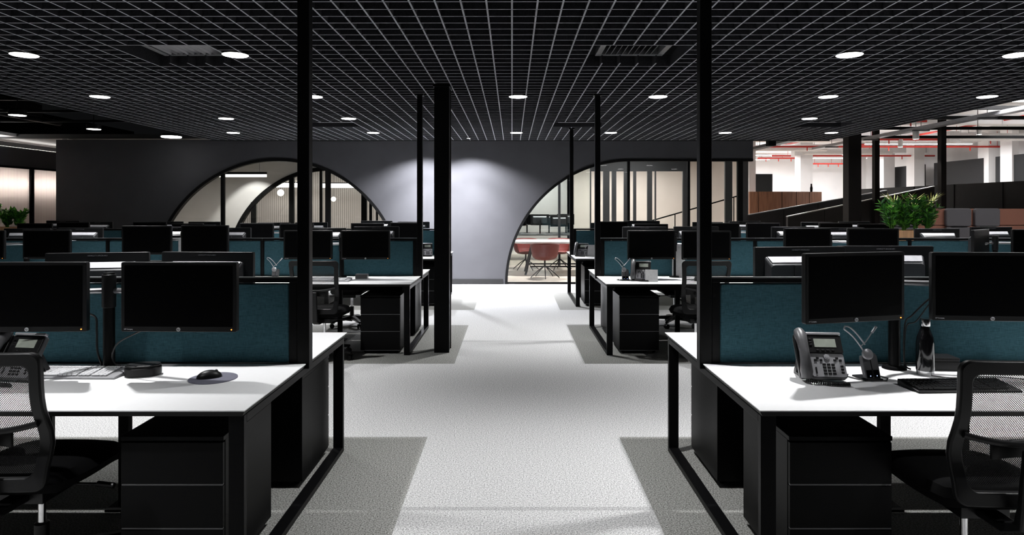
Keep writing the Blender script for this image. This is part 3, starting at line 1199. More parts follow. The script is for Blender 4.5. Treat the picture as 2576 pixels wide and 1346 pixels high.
def sheet(u, v):
    z = 0.50 + 0.045 + v * (0.5 - 0.09)
    hw = (backw(z) - 0.03)
    x = (u * 2 - 1) * hw
    return (x, backy(x, z) - 0.01, z)


m.grid(sheet, 14, 18)
m.build('back_mesh', M_mesh, tc)
m = MB()
pts = []
for i in range(17):
    u = -0.2 + 0.4 * i / 16
    z = 0.735 - 0.03 * (1 - (u / 0.2) ** 2)
    pts.append((u, backy(u, z) - 0.032 - 0.018 * (1 - (u / 0.2) ** 2), z))
m.tube(pts, 0.011, 8)
m.build('lumbar_bar', M_plastic, tc)
m = MB()
m.grid(lambda u, v: ((u - .5) * 0.2, backy((u - .5) * 0.2, 0.68) - 0.04, 0.645 + v * 0.06 + 0.01 * math.sin(PI * u)), 8, 2)
m.build('lumbar_pad', M_plastic, tc, solid=0.014, bevel=0.004)
m = MB()
m.prism([(-0.10, 0.375), (-0.24, 0.375), (-0.335, 0.42), (-0.345, 0.5), (-0.36, 0.70), (-0.338, 0.70), (-0.315, 0.5), (-0.30, 0.44), (-0.22, 0.405), (-0.10, 0.405)], 'x', -0.035, 0.035)
m.build('back_bracket', M_plastic, tc, bevel=0.006)


def seat_fn(top):
    def fn(u, v):
        x = (u * 2 - 1)
        y = (v * 2 - 1)
        # squircle footprint
        hx, hy = 0.237, 0.25
        X = hx * x * math.sqrt(1 - 0.28 * y * y)
        Y_ = hy * y * math.sqrt(1 - 0.28 * x * x) + 0.02
        e = max(abs(x), abs(y))
        edge = math.sqrt(max(0, 1 - e ** 6))
        z = 0.475 + 0.045 * edge - 0.03 * max(0, y) ** 3 if top else 0.475 - 0.055 * edge - 0.03 * max(0, y) ** 3
        return (X, Y_, z)
    return fn


m = MB()
m.grid(seat_fn(True), 20, 20)
m.grid(lambda u, v: seat_fn(False)(1 - u, v), 20, 20)
m.build('seat', M_chairfab, tc)
m = MB()
m.box(-0.09, 0.09, -0.12, 0.13, 0.365, 0.412)
m.cyl((0.08, 0.03, 0.385), (0.23, 0.04, 0.378), 0.006, 8).cyl((0.2, 0.04, 0.38), (0.27, 0.042, 0.372), 0.012, 10)
m.build('tilt_mechanism', M_plastic, tc, bevel=0.004)
m = MB()
m.cyl((0, 0, 0.22), (0, 0, 0.37), 0.014, 16)
m.build('gas_lift', M_chrome, tc)
m = MB()
m.cyl((0, 0, 0.075), (0, 0, 0.24), 0.027, 18)
for k in range(5):
    a = R(54 + 72 * k)
    c_, s_ = math.cos(a), math.sin(a)
    q = []
    for rr, hw, z0, z1 in ((0.02, 0.028, 0.075, 0.125), (0.17, 0.022, 0.075, 0.112), (0.31, 0.015, 0.062, 0.085)):
        for sgn, zz in ((-1, z0), (1, z0), (1, z1), (-1, z1)):
            q.append((c_ * rr - s_ * hw * sgn, s_ * rr + c_ * hw * sgn, zz))
    fs = [(3, 2, 1, 0), (8, 9, 10, 11)]
    for r0 in (0, 4):
        fs += [(r0 + i, r0 + (i + 1) % 4, r0 + 4 + (i + 1) % 4, r0 + 4 + i) for i in range(4)]
    m.add(q, fs)
m.build('star_base', M_plastic, tc, bevel=0.004)
for k in range(5):
    a = R(54 + 72 * k)
    c_, s_ = math.cos(a) * 0.3, math.sin(a) * 0.3
    m = MB()
    m.cyl((c_, s_, 0.03), (c_, s_, 0.066), 0.006, 8)
    ta = a + R(60)
    dx, dy = math.cos(ta), math.sin(ta)
    for q in (-1, 1):
        m.cyl((c_ + dx * 0.006 * q, s_ + dy * 0.006 * q, 0.0285), (c_ + dx * 0.026 * q, s_ + dy * 0.026 * q, 0.0285), 0.028, 16)
    m.build('castor', M_plastic, tc)
pc = Proto(tc)
CH = [
    (-1.90, 2.70, -1, 'black mesh-backed chair at bottom left, pulled up to the nearest left desk'),
    (1.745, 2.58, 0, 'black mesh-backed chair at bottom right, pulled up to the nearest right desk'),
    (-1.88, 6.70, -2, 'black mesh-backed chair beside the near pedestal of the middle left desk'),
    (-3.56, 6.75, 4, 'black mesh-backed chair at the second bay of the middle left desk'),
    (1.84, 6.70, 3, 'black mesh-backed chair beside the near pedestal of the middle right desk'),
    (-2.05, 8.55, 176, 'black office chair tucked under the far side of the middle left desk'),
    (2.08, 8.55, 184, 'black office chair tucked under the far side of the middle right desk'),
]
for x, y, rz, lab in CH:
    pc.place((x, y, 0), R(rz), lab, 'black task chairs at the desks')


# phone: local origin at desk, front faces -Y -------------------------
def tilt_xf(ang, y, z):
    return Matrix.Translation((0, y, z)) @ Matrix.Rotation(R(ang), 4, 'X')


tph = thing('desk_phone', 'x', 'phone')
X = tilt_xf(58, -0.075, 0.012)       # plate: x across, y up the slope, z outward
m = MB(X)
m.prism(rrect(0.205, 0.205, 0.014, cx=0.02, cz=0.1025), 'z', -0.012, 0.012)
m.build('phone_body', M_grey, tph, bevel=0.003)
m = MB(X)
m.prism(rrect(0.155, 0.085, 0.008, cx=0.045, cz=0.158), 'z', 0.0121, 0.021)
m.build('display_surround', M_plastic, tph, bevel=0.002)
m = MB(X)
m.box(0.000, 0.095, 0.142, 0.182, 0.021, 0.0225)
m.build('display', M_lcd, tph, smooth=False)
m = MB(X)
m.prism(rrect(0.157, 0.012, 0.004, cx=0.045, cz=0.2075), 'z', 0.004, 0.024)
m.build('top_trim', M_silver, tph, bevel=0.002)
m = MB(X)
m.prism(rrect(0.15, 0.108, 0.012, cx=0.045, cz=0.06), 'z', 0.0121, 0.0155)
m.build('keypad_plate', M_silver, tph, bevel=0.001)
m = MB(X)
for r_ in range(4):
    for c_ in range(3):
        m.box(0.022 + c_ * 0.019, 0.036 + c_ * 0.019, 0.016 + r_ * 0.014, 0.025 + r_ * 0.014, 0.0155, 0.019)
for q in ((-0.012, 0.078), (-0.002, 0.088), (0.012, 0.078), (0.072, 0.078), (0.082, 0.088), (0.096, 0.078), (0.098, 0.05), (0.098, 0.036), (0.098, 0.022)):
    m.box(q[0], q[0] + 0.012, q[1], q[1] + 0.009, 0.0155, 0.019)
m.box(-0.012, -0.006, 0.02, 0.05, 0.0155, 0.019)
for k in range(4):
    m.box(0.004 + k * 0.022, 0.018 + k * 0.022, 0.124, 0.131, 0.021, 0.0235)
for k in range(3):
    m.box(-0.022, -0.010, 0.148 + k * 0.013, 0.156 + k * 0.013, 0.021, 0.0235)
m.build('buttons', M_plastic, tph, bevel=0.001, smooth=False)
m = MB(X)
m.cyl((0.045, 0.098, 0.0155), (0.045, 0.098, 0.0195), 0.0125, 24)
m.cyl((0.045, 0.098, 0.0195), (0.045, 0.098, 0.0205), 0.007, 20)
m.build('navigation_ring', M_silver, tph)
m = MB(X)
pts = [(-0.062, -0.005, 0.03), (-0.062, 0.02, 0.045), (-0.062, 0.06, 0.056), (-0.062, 0.105, 0.06), (-0.062, 0.15, 0.056), (-0.062, 0.19, 0.045), (-0.062, 0.213, 0.03)]
m.tube(pts, [0.022, 0.0275, 0.023, 0.021, 0.023, 0.0275, 0.022], 14)
m.build('handset', M_grey, tph)
m = MB(X)
m.prism(rrect(0.052, 0.2, 0.01, cx=-0.062, cz=0.102), 'z', 0.0121, 0.03)
m.build('handset_cradle', M_plastic, tph, bevel=0.003)
m = MB()
m.prism([(0.0, 0.0), (0.09, 0.0), (0.09, 0.008), (0.03, 0.12), (0.01, 0.12), (0.055, 0.012), (0.0, 0.012)], 'x', -0.06, 0.09)
m.build('foot_stand', M_plastic, tph, bevel=0.002)
m = MB()
pts = []
N = 260
for i in range(N):
    u = i / (N - 1)
    cxx = -0.065 + 0.17 * u
    cy = -0.095 - 0.02 * math.sin(PI * u) - 0.055 * u
    cz = 0.0105 + 0.02 * max(0, 0.2 - u)
    a = u * 2 * PI * 26
    pts.append((cxx, cy + 0.0075 * math.cos(a), cz + 0.0075 * math.sin(a)))
m.tube(pts, 0.0026, 5)
m.build('coiled_cord', M_plastic, tph)
pph = Proto(tph)
ph = [
    ((1.385, 3.07, DZ), -6, 'silver-grey desk phone on the nearest right desk beside the headset dock'),
    ((-2.26, 3.06, DZ), -8, 'silver-grey desk phone at the left edge, behind the nearest left chair'),
    ((1.36, 7.14, DZ), -14, 'desk phone beside a headset dock on the middle right desk'),
    ((1.09, 10.62, DZ), -20, 'desk phone with added white lit-face sheet on the farthest right desk'),
    ((-1.39, 10.62, DZ), 10, 'desk phone on the farthest left desk beside the column'),
]
for loc, rz, lab in ph:
    pph.place(loc, R(rz), lab, 'desk phones')

# headset dock ----------------------------------------------------------
th = thing('headset_dock', 'x', 'headset')
X = tilt_xf(72, -0.03, 0.006)
m = MB(X)
m.prism([(-0.036, 0.0), (0.036, 0.0), (0.038, 0.1), (0.03, 0.112), (0.016, 0.118), (0.003, 0.085), (-0.012, 0.1), (-0.034, 0.105), (-0.038, 0.09)], 'z', -0.012, 0.012)
m.build('dock_body', M_grey, th, bevel=0.003)
MB(X).box(-0.0015, 0.0015, 0.01, 0.085, 0.012, 0.0135).build('dock_groove', M_blackflat, th, smooth=False)
m = MB(X)
m.box(-0.03, -0.004, 0.004, 0.038, 0.012, 0.0145).box(0.004, 0.03, 0.004, 0.038, 0.012, 0.0145)
w_ = m.build('dock_panels', M_screen, th, smooth=False)
m = MB(X)
m.cyl((-0.015, 0.012, 0.0145), (-0.015, 0.012, 0.0155), 0.002, 8).cyl((0.017, 0.012, 0.0145), (0.017, 0.012, 0.0155), 0.002, 8)
m.build('indicator_lights', M_blue, th)
m = MB()
m.box(-0.045, 0.045, -0.045, 0.05, 0.0, 0.008)
m.build('dock_foot', M_plastic, th, bevel=0.003)
m = MB(X)
m.lathe([(0.0, 0.0), (0.022, 0.0), (0.026, 0.008), (0.024, 0.016), (0.012, 0.02), (0.0, 0.02)], (-0.014, 0.108, 0.012), 20)
m.build('ear_piece', M_silver, th)
m = MB()
pts = []
for i in range(17):
    u = i / 16
    pts.append((-0.02 - 0.085 * u, 0.0 + 0.02 * u, 0.125 + 0.10 * u + 0.012 * math.sin(PI * u)))
m.tube(pts, 0.0035, 8)
pts = [(-0.105, 0.02, 0.225), (-0.10, 0.02, 0.238), (-0.085, 0.02, 0.236)]
pts += [(-0.085 + 0.085 * i / 8, 0.02, 0.236 - 0.085 * (i / 8) ** 1.4) for i in range(1, 9)]
m.tube(pts, 0.0035, 8)
m.build('headband', M_silver, th)
m = MB()
m.tube([(-0.03, 0.01, 0.145), (0.0, 0.015, 0.165), (0.035, 0.02, 0.205)], 0.0025, 8)
m.tube([(0.035, 0.02, 0.205), (0.058, 0.022, 0.232)], 0.006, 10)
m.build('microphone_boom', M_silver, th)
m = MB()
m.tube([(0.03, 0.05, 0.005), (0.07, 0.04, 0.004), (0.085, -0.02, 0.004), (0.05, -0.06, 0.004), (-0.02, -0.055, 0.004), (-0.06, -0.02, 0.004), (-0.08, 0.04, 0.004), (-0.05, 0.07, 0.004)], 0.003, 6)
m.build('dock_cable', M_plastic, th)
phd = Proto(th)
for loc, rz, lab in [
    ((1.625, 3.05, DZ), 8, 'grey headset dock with silver wireless headset between phone and monitor pole'),
    ((1.205, 7.12, DZ), 0, 'small headset dock left of the phone on the middle right desk'),
    ((-2.53, 7.16, DZ), 0, 'small headset dock on the middle left desk, in front of the teal screen'),
]:
    phd.place(loc, R(rz), lab, 'wireless headset docks')

# keyboards ---------------------------------------------------------------


def keyboard(name_mat, key_mat):
    t = thing('keyboard', 'x', 'keyboard')
    m = MB()
    m.prism([(-0.075, 0.0), (0.075, 0.0), (0.075, 0.026), (0.055, 0.022), (-0.07, 0.009), (-0.075, 0.006)], 'x', -0.225, 0.225)
    m.build('key_tray', name_mat, t, bevel=0.003)
    m = MB()
    for r_ in range(6):
        y = -0.058 + r_ * 0.0195 + (0.004 if r_ == 5 else 0)
        z = 0.0105 + (y + 0.07) * 0.104
        x = -0.215
        cols = [0.0173] * 23
        if r_ == 0:
            cols = [0.022, 0.02, 0.02, 0.104, 0.02, 0.02, 0.02, 0.022, 0.006, 0.0173, 0.0173, 0.0173, 0.006, 0.036, 0.0173, 0.0173]
        for k, cw in enumerate(cols):
            if x + cw > 0.216: break
            if cw > 0.01 and not (r_ != 0 and k in (14, 18)):
                m.box(x + 0.001, x + cw - 0.0008, y + 0.001, y + 0.0175, z, z + 0.007)
            x += cw + 0.0008 if not (r_ != 0 and k in (14, 18)) else 0.008
    m.build('keys', key_mat, t, bevel=0.0012, seg=1, smooth=False)
    return t


k1 = Proto(keyboard(M_kbbase, M_pcb))
k1.place((-2.03, 3.03 + 0.08, DZ), R(-1), 'light grey keyboard on the nearest left desk', 'keyboards')
k1.place((-1.93, 7.05, DZ), R(-2), 'light grey keyboard behind the chair on the middle left desk', 'keyboards')
k2 = Proto(keyboard(M_plastic, M_plastic))
k2.place((1.93, 2.885, DZ), R(2), 'black keyboard on the nearest right desk, partly behind the mesh chair', 'keyboards')


# mice, pad, puck, boxes, bottle, papers
def ellipsoid(m, c, rx, ry, rz, nu=16, nv=8, lo=0.0):
    vs, fs = [], []
    for j in range(nv + 1):
        a = lo + (PI / 2 - lo) * j / nv
        for i in range(nu):
            b = 2 * PI * i / nu
            vs.append((c[0] + rx * math.cos(a) * math.cos(b), c[1] + ry * math.cos(a) * math.sin(b), c[2] + rz * math.sin(a)))
    for j in range(nv):
        for i in range(nu):
            fs.append((j * nu + i, j * nu + (i + 1) % nu, (j + 1) * nu + (i + 1) % nu, (j + 1) * nu + i))
    fs.append(tuple(range(nu))[::-1])
    m.add(vs, fs)


def mouse():
    t = thing('mouse', 'x', 'mouse')
    m = MB(); ellipsoid(m, (0, 0, 0), 0.032, 0.055, 0.034)
    m.build('mouse_shell', M_plastic, t)
    m = MB(); m.cyl((-0.004, 0.03, 0.0265), (0.004, 0.03, 0.0265), 0.007, 12)
    m.build('scroll_wheel', M_grey, t)
    return t


pmo = Proto(mouse())
pmo.place((-1.385, 3.055, DZ + 0.004), R(-60), 'black mouse resting on the round grey pad, nearest left desk')
pmo.place((2.30, 2.92, DZ), R(10), 'black mouse right of the black keyboard at the right edge')
pad = MB().lathe([(0.0, 0.0), (0.105, 0.0), (0.105, 0.0035), (0.0, 0.0035)], n=40).build('mouse_pad', M_pad)
pad.location = (-1.365, 3.05, DZ)
tag(pad, 'round grey mouse pad under the mouse on the nearest left desk', 'mouse pad')
t = thing('headset_case', 'rounded black case between keyboard and mouse pad on the nearest left desk', 'case', (-1.72, 3.115, DZ), R(16))
MB().prism(rrect(0.155, 0.11, 0.052, 8), 'z', 0.0, 0.042).build('case_body', M_plastic, t, bevel=0.006)
MB().prism(rrect(0.15, 0.105, 0.05, 8), 'z', 0.043, 0.052).build('case_lid', M_plastic, t, bevel=0.004)
t = thing('headset_case', 'flat black round case seen through the chair on the middle right desk', 'case', (1.99, 7.05, DZ), 0)
MB().prism(rrect(0.13, 0.1, 0.048, 8), 'z', 0.0, 0.035).build('case_body', M_plastic, t, bevel=0.006)
MB().prism(rrect(0.125, 0.095, 0.046, 8), 'z', 0.036, 0.045).build('case_lid', M_plastic, t, bevel=0.004)


def small_box(label, loc, sx, sy, sz, m1, rz=0):
    t = thing('small_box', label, 'box', loc, rz)
    MB().box(-sx / 2, sx / 2, -sy / 2, sy / 2, 0, sz * 0.72).build('box_body', m1, t, bevel=0.003, smooth=False)
    MB().box(-sx / 2 - 0.001, sx / 2 + 0.001, -sy / 2 - 0.001, sy / 2 + 0.001, sz * 0.74, sz).build('box_lid', m1, t, bevel=0.003, smooth=False)


small_box('low black box behind the bottle on the nearest right desk', (2.07, 3.24, DZ), 0.14, 0.1, 0.062, M_plastic, R(-4))
small_box('small dark box against the teal screen on the middle left desk', (-1.64, 7.3, DZ), 0.13, 0.09, 0.05, M_grey, R(3))

t = thing('water_bottle', 'black water bottle with steel cap right of the monitor pole', 'bottle', (1.93, 3.12, DZ))
MB().lathe([(0.0, 0.022), (0.0375, 0.022), (0.039, 0.03), (0.0385, 0.15), (0.034, 0.178), (0.024, 0.205), (0.0185, 0.222), (0.0185, 0.228), (0.0, 0.228)], n=32).build('bottle_body', M_bottle, t)
MB().lathe([(0.0, 0.0), (0.033, 0.0), (0.036, 0.004), (0.0372, 0.0219), (0.0, 0.0219)], n=32).build('bottle_base', M_chrome, t)
MB().lathe([(0.0, 0.2285), (0.0215, 0.2285), (0.0225, 0.232), (0.0225, 0.256), (0.021, 0.262), (0.0, 0.262)], n=28).build('bottle_cap', M_chrome, t)


def sheet_stack(label, loc, w_, h, rz, lean=0):
    t = MB().box(-w_ / 2, w_ / 2, -0.012, 0.012, 0, h).build('papers_and_phone_glare', M_paperglare, smooth=False)
    t.location = loc
    t.rotation_euler = (R(lean), 0, rz)
    tag(t, label, 'papers')


sheet_stack('upright white papers between the monitors, second bay of the middle left desk', (-3.665, 7.42, DZ), 0.07, 0.44, 0.1)
sheet_stack('upright white papers between the two monitors of the middle right desk', (1.855, 7.44, DZ), 0.14, 0.36, 0.0)
sheet_stack('white sheet added as the lit phone face on the farthest right desk', (1.225, 10.52, DZ), 0.15, 0.19, -0.1, -22)  # this and the next white slab paint a brightly lit phone display
sheet_stack('white sheet added as the lit phone face on the middle right desk', (1.46, 6.99, DZ), 0.13, 0.13, -0.2, -25)


# cables of the nearest monitors
def cable(name, label, pts, r=0.003, m_=M_plastic):
    P_ = [Vector(p) for p in pts]
    out = []
    for i in range(len(P_) - 1):
        p0 = P_[max(0, i - 1)]; p1 = P_[i]; p2 = P_[i + 1]; p3 = P_[min(len(P_) - 1, i + 2)]
        for k in range(8):
            u = k / 8
            out.append(0.5 * ((2 * p1) + (p2 - p0) * u + (2 * p0 - 5 * p1 + 4 * p2 - p3) * u * u + (3 * p1 - p0 - 3 * p2 + p3) * u ** 3))
    out.append(P_[-1])
    m = MB(); m.tube(out, r, 7)
    tag(m.build(name, m_), label, 'cable')


cable('monitor_cable', 'thin dark cable sagging from the left arm down the pole, nearest left desk', [(-2.14, 3.1, 1.05), (-2.05, 3.14, 1.02), (-2.0, 3.2, 0.99), (-1.993, 3.205, 0.92), (-1.993, 3.21, 0.82), (-1.985, 3.24, DZ + 0.006)], 0.005)
cable('monitor_cable', 'dark cable from under the right monitor to the pole, nearest left desk', [(-1.63, 3.06, 0.975), (-1.74, 3.09, 0.93), (-1.86, 3.15, 0.87), (-1.915, 3.2, 0.80), (-1.92, 3.24, DZ + 0.006)], 0.004)
cable('monitor_cable', 'silver-lit double cable curving from the far right monitor to the pole, nearest right desk', [(2.02, 3.12, 1.13), (1.96, 3.14, 1.08), (1.90, 3.17, 1.0), (1.883, 3.2, 0.95), (1.883, 3.205, DZ + 0.04), (1.91, 3.2, DZ + 0.006)], 0.004)
cable('monitor_cable', 'second thin cable beside it, ending at the foot of the pole, nearest right desk', [(2.03, 3.15, 1.10), (1.98, 3.16, 1.06), (1.925, 3.18, 0.97), (1.90, 3.22, 0.93), (1.897, 3.23, DZ + 0.006)], 0.003)
cable('mouse_cable', 'thin mouse cable behind the black keyboard at the right edge', [(2.31, 2.98, DZ + 0.012), (2.25, 3.06, DZ + 0.004), (2.12, 3.07, DZ + 0.004), (2.0, 3.05, DZ + 0.004), (1.9, 3.12, DZ + 0.004)], 0.002)

# ------------------------------------------------------------------ planters


def leaf(m, p, d, L, w_, up, mi):
    d = d.normalized()
    sidev = d.cross(up).normalized() * w_ / 2
    nrm = sidev.cross(d).normalized()
    a = p
    b = p + d * L * 0.4 + sidev + nrm * w_ * 0.1
    c = p + d * L
    e = p + d * L * 0.4 - sidev + nrm * w_ * 0.1
    q = p + d * L * 0.45 - nrm * w_ * 0.08
    m.add([a, b, c, e, q], [(0, 1, 4), (1, 2, 4), (2, 3, 4), (3, 0, 4)], mi)


def zz_plant(label, loc, hgt, seed, nst=9, mats=None):
    rnd = random.Random(seed)
    t = thing('leafy_plant', label, 'plant', loc)
    ms, ml = MB(), MB()
    for k in range(nst):
        a = 2 * PI * k / nst + rnd.uniform(-.3, .3)
        lean = rnd.uniform(0.15, 0.65)
        h = hgt * rnd.uniform(0.65, 1.0)
        pts = []
        for i in range(9):
            u = i / 8
            rr = 0.02 + lean * h * 0.55 * u * u
            pts.append(Vector((math.cos(a) * rr, math.sin(a) * rr, h * (u - 0.12 * u * u * lean))))
        ms.tube(pts, [0.006 * (1.2 - i / 8 * 0.8) for i in range(9)], 5)
        for i in range(2, 9):
            d = (pts[i] - pts[i - 1]).normalized()
            sd = d.cross(Vector((math.sin(a + rnd.random()), math.cos(a), 0.2))).normalized()
            for q in (-1, 1):
                dd = (sd * q + d * 0.8 + Vector((rnd.uniform(-.3, .3), rnd.uniform(-.3, .3), rnd.uniform(-.2, .2))))
                leaf(ml, pts[i] + d * rnd.uniform(-.01, .01), dd, rnd.uniform(0.08, 0.13), rnd.uniform(0.045, 0.07), Vector((rnd.uniform(-.5, .5), rnd.uniform(-.5, .5), 1)), 0 if rnd.random() < 0.5 else 1)
        leaf(ml, pts[-1], pts[-1] - pts[-2], 0.08, 0.03, Vector((0.3, 0.3, 1)), 0)
    ms.build('stems', M_leaf, t)
    ml.build('leaves', mats or [M_leaf, M_leaf2], t, smooth=False)


def planter(label, x0, x1, y0, y1, zt):
    t = thing('planter_cabinet', label, 'planter', ((x0 + x1) / 2, (y0 + y1) / 2, 0))
    w_, d = (x1 - x0) / 2, (y1 - y0) / 2
    MB().box(-w_, w_, -d, d, 0.0, zt - 0.24).build('cabinet', M_oak, t, bevel=0.003, smooth=False)
    m = MB()
    m.box(-w_, w_, -d, -d + 0.02, zt - 0.24, zt).box(-w_, w_, d - 0.02, d, zt - 0.24, zt).box(-w_, -w_ + 0.02, -d + 0.02, d - 0.02, zt - 0.24, zt).box(w_ - 0.02, w_, -d + 0.02, d - 0.02, zt - 0.24, zt)
    m.build('trough', M_oak, t, bevel=0.002, smooth=False)
    MB().box(-w_ + 0.02, w_ - 0.02, -d + 0.02, d - 0.02, zt - 0.24, zt - 0.04).build('soil', M_soil, t, smooth=False)
    return zt - 0.04


zt = planter('oak planter cabinet with bright green plants, right side behind the desks', 5.18, 5.92, 9.15, 9.5, 1.19)
for k, (x, h) in enumerate(((5.30, 0.46), (5.47, 0.38), (5.63, 0.52), (5.80, 0.42))):
    zz_plant('glossy green leafy plant, %s from the left in the right planter' % ORD[k], (x, 9.32, zt), h, 11 + k, nst=11, mats=[M_leaf, M_leaf2])
zt = planter('pale timber planter cabinet at the left edge, full of green plants', -10.0 + 0.1, -8.83, 12.0, 12.4, 1.145)
for k, (x, h) in enumerate(((-9.7, 0.36), (-9.45, 0.44), (-9.22, 0.34), (-9.0, 0.36))):
    zz_plant('glossy green leafy plant, %s from the left in the left-edge planter' % ORD[k], (x, 12.2, zt), h, 31 + k, nst=12)

# ------------------------------------------------------------------ left open ceiling zone
for k, (px, py, z, nm) in enumerate(((43, 290, CZ, 'leftmost'), (235, 325, CZ, 'middle'))):
    Y = (z - EYE) * F / (520 - py)
    x = (px - 1287) * Y / F
    o = pl.place((x, Y, z), 0, 'round downlight in the open black ceiling at far left, %s of the three' % nm, 'downlights in the open black ceiling')
    MB().cyl((0, 0, 0.08), (0, 0, 3.55 - z), 0.008, 8).build('drop_rod', M_black, o)
    lamp_spot((x, Y, z - 0.02), 45, 80, 0.9, 0.06)
Y = (2.95 - EYE) * F / (520 - 346)
x = (430 - 1287) * Y / F
x = -6.3
Y = 12.35
tz = thing('ceiling_light', 'wide round lamp above the grey wall, rightmost of the three in the open black ceiling', 'ceiling light', ((430 - 1287) * 12.4 / F, 12.4, EYE + 174 * 12.4 / F))
MB().lathe([(0.0, 0.0), (0.17, 0.0), (0.175, 0.01), (0.175, 0.02), (0.0, 0.02)], n=28).build('lamp_diffuser', M_light, tz)
MB().lathe([(0.0, 0.021), (0.18, 0.021), (0.18, 0.06), (0.0, 0.06)], n=28).build('lamp_housing', M_blackflat, tz)
lamp_spot((tz.location.x, 12.4, tz.location.z - 0.02), 6, 150, 1.0, 0.12)
for k in range(5):
    y = 7.2 + k * 1.25
    m = MB().box(-2.1, 2.1, -0.02, 0.02, -0.02, 0.02)
    for u in (-1.5, 1.5):
        m.cyl((u, 0, 0.02), (u, 0, 0.469), 0.006, 6)
    o = m.build('ceiling_rail', M_black, smooth=False)
    o.location = (-7.9, y, 3.08)
    tag(o, 'thin black rail crossing the open black ceiling at far left, %s from the camera' % ORD[k], 'rail', 'rails in the open black ceiling')
o = MB().cyl((0, -3.5, 0), (0, 3.5, 0), 0.05, 14).build('ceiling_pipe', M_black)
o.location = (-8.6, 9.2, 3.1)
tag(o, 'black pipe running away from the camera under the open black ceiling', 'pipe')
o = MB().box(-0.3, 0.3, -3.6, 3.6, -0.12, 0.12).build('air_duct', M_black, bevel=0.01)
o.location = (-9.3, 9.2, 3.35)
tag(o, 'dark rectangular duct along the open ceiling at far left', 'duct')
struct(MB().box(-10.75, -9.8, -2.5, 19, 2.9, 2.96).build('ceiling', M_whitewall, smooth=False), 'pale soffit strip above the bulkhead at far left')
struct(MB().box(-10.85, -10.75, -2.5, 19, 2.66, 3.65).build('wall_left', M_slab, smooth=False), 'dark wall above the pale soffit strip')
tt = thing('linear_light', 'added slim uplight brightening the soffit strip, on top of the bulkhead at far left', 'light', (-10.08, 13, 2.702))
MB().box(-0.04, 0.04, -4, 4, 0, 0.012).build('lamp_housing', M_blackflat, tt, smooth=False)
MB().box(-0.03, 0.03, -3.95, 3.95, 0.0125, 0.016).build('lamp_diffuser', M_lightw, tt, smooth=False)
lamp_area((-10.1, 13, 2.722), 0.06, 7.9, 26, (1, 0.96, 0.92), rot=(PI, 0, 0))  # added upward lamp and fitting, only to brighten the soffit strip

# light behind the fluted glazing: a linear fitting
tt = thing('linear_light', 'horizontal strip light glowing behind the fluted glazing at left', 'light', (LX - 0.2, 14, 1.98))
MB().box(-0.03, 0.03, -3.5, 4.0, -0.02, 0.02).build('lamp_diffuser', M_lightw, tt, smooth=False)
MB().box(-0.035, 0.035, -3.5, 4.0, 0.021, 0.05).build('lamp_housing', M_blackflat, tt, smooth=False)
for y in (-2.5, 0, 3):
    MB().box(-0.595, -0.0, y, y + 0.03, 0.05, 0.07).build('wall_bracket', M_blackflat, tt, smooth=False)
lamp_area((LX - 0.15, 14.2, 1.98), 0.08, 7.0, 620, (1, 0.93, 0.86), rot=(0, R(-90), 0))

# ------------------------------------------------------------------ room behind left arch
tt = thing('pendant_light', 'slim black linear pendant glowing white behind the left arch', 'pendant light', ((601 - 1287) * 14.5 / F, 14.5, EYE + (520 - 441) * 14.5 / F))
MB().box(-0.62, 0.59, -0.03, 0.03, 0.02, 0.07).build('lamp_housing', M_blackflat, tt, smooth=False)
MB().box(-0.62, 0.585, -0.028, 0.028, -0.035, 0.019).build('lamp_diffuser', M_lightw, tt, smooth=False)
for x in (-0.5, 0.44):
    MB().cyl((x, 0, 0.07), (x, 0, 2.86 - EYE - (520 - 441) * 14.5 / F), 0.004, 6).build('hanging_wire', M_grey, tt)
lamp_area((tt.location.x, 14.5, tt.location.z - 0.05), 1.2, 0.06, 22, (1, 0.97, 0.93))
lamp_spot((-6.1, 15.2, 2.84), 200, 75, 0.3, 0.04, (1, 0.97, 0.93), rot=(R(12), 0, 0))
lamp_spot((-8.0, 14.4, 2.84), 170, 90, 0.3, 0.04, (1, 0.97, 0.93))
td = thing('recessed_spotlight', 'x', 'ceiling light')
MB().lathe([(0.0, -0.004), (0.035, -0.004), (0.05, 0), (0.05, 0.004)], n=20).build('lamp_diffuser', M_lightw, td)
pd_ = Proto(td)
pd_.place((-6.1, 15.2, 2.857), 0, 'recessed spotlight washing the pale wall behind the left arch')
pd_.place((-8.0, 14.4, 2.857), 0, 'recessed spotlight at the far left behind the left arch')
for k, (px, py, Y, r_) in enumerate(((705, 485, 18.0, 0.088), (838, 501, 19.3, 0.068))):
    p = at(px, py, Y)
    t = thing('globe_pendant', 'glowing white globe pendant behind the left arch, the %s one' % ('nearer, larger' if k == 0 else 'farther, smaller'), 'pendant light', p)
    m = MB()
    m.lathe([(max(0.0001, r_ * math.sin(PI * i / 16)), -r_ * math.cos(PI * i / 16)) for i in range(17)], n=24)
    m.build('globe', M_lightw, t)
    MB().cyl((0, 0, r_), (0, 0, 2.86 - p.z), 0.004, 6).build('hanging_cord', M_blackflat, t)
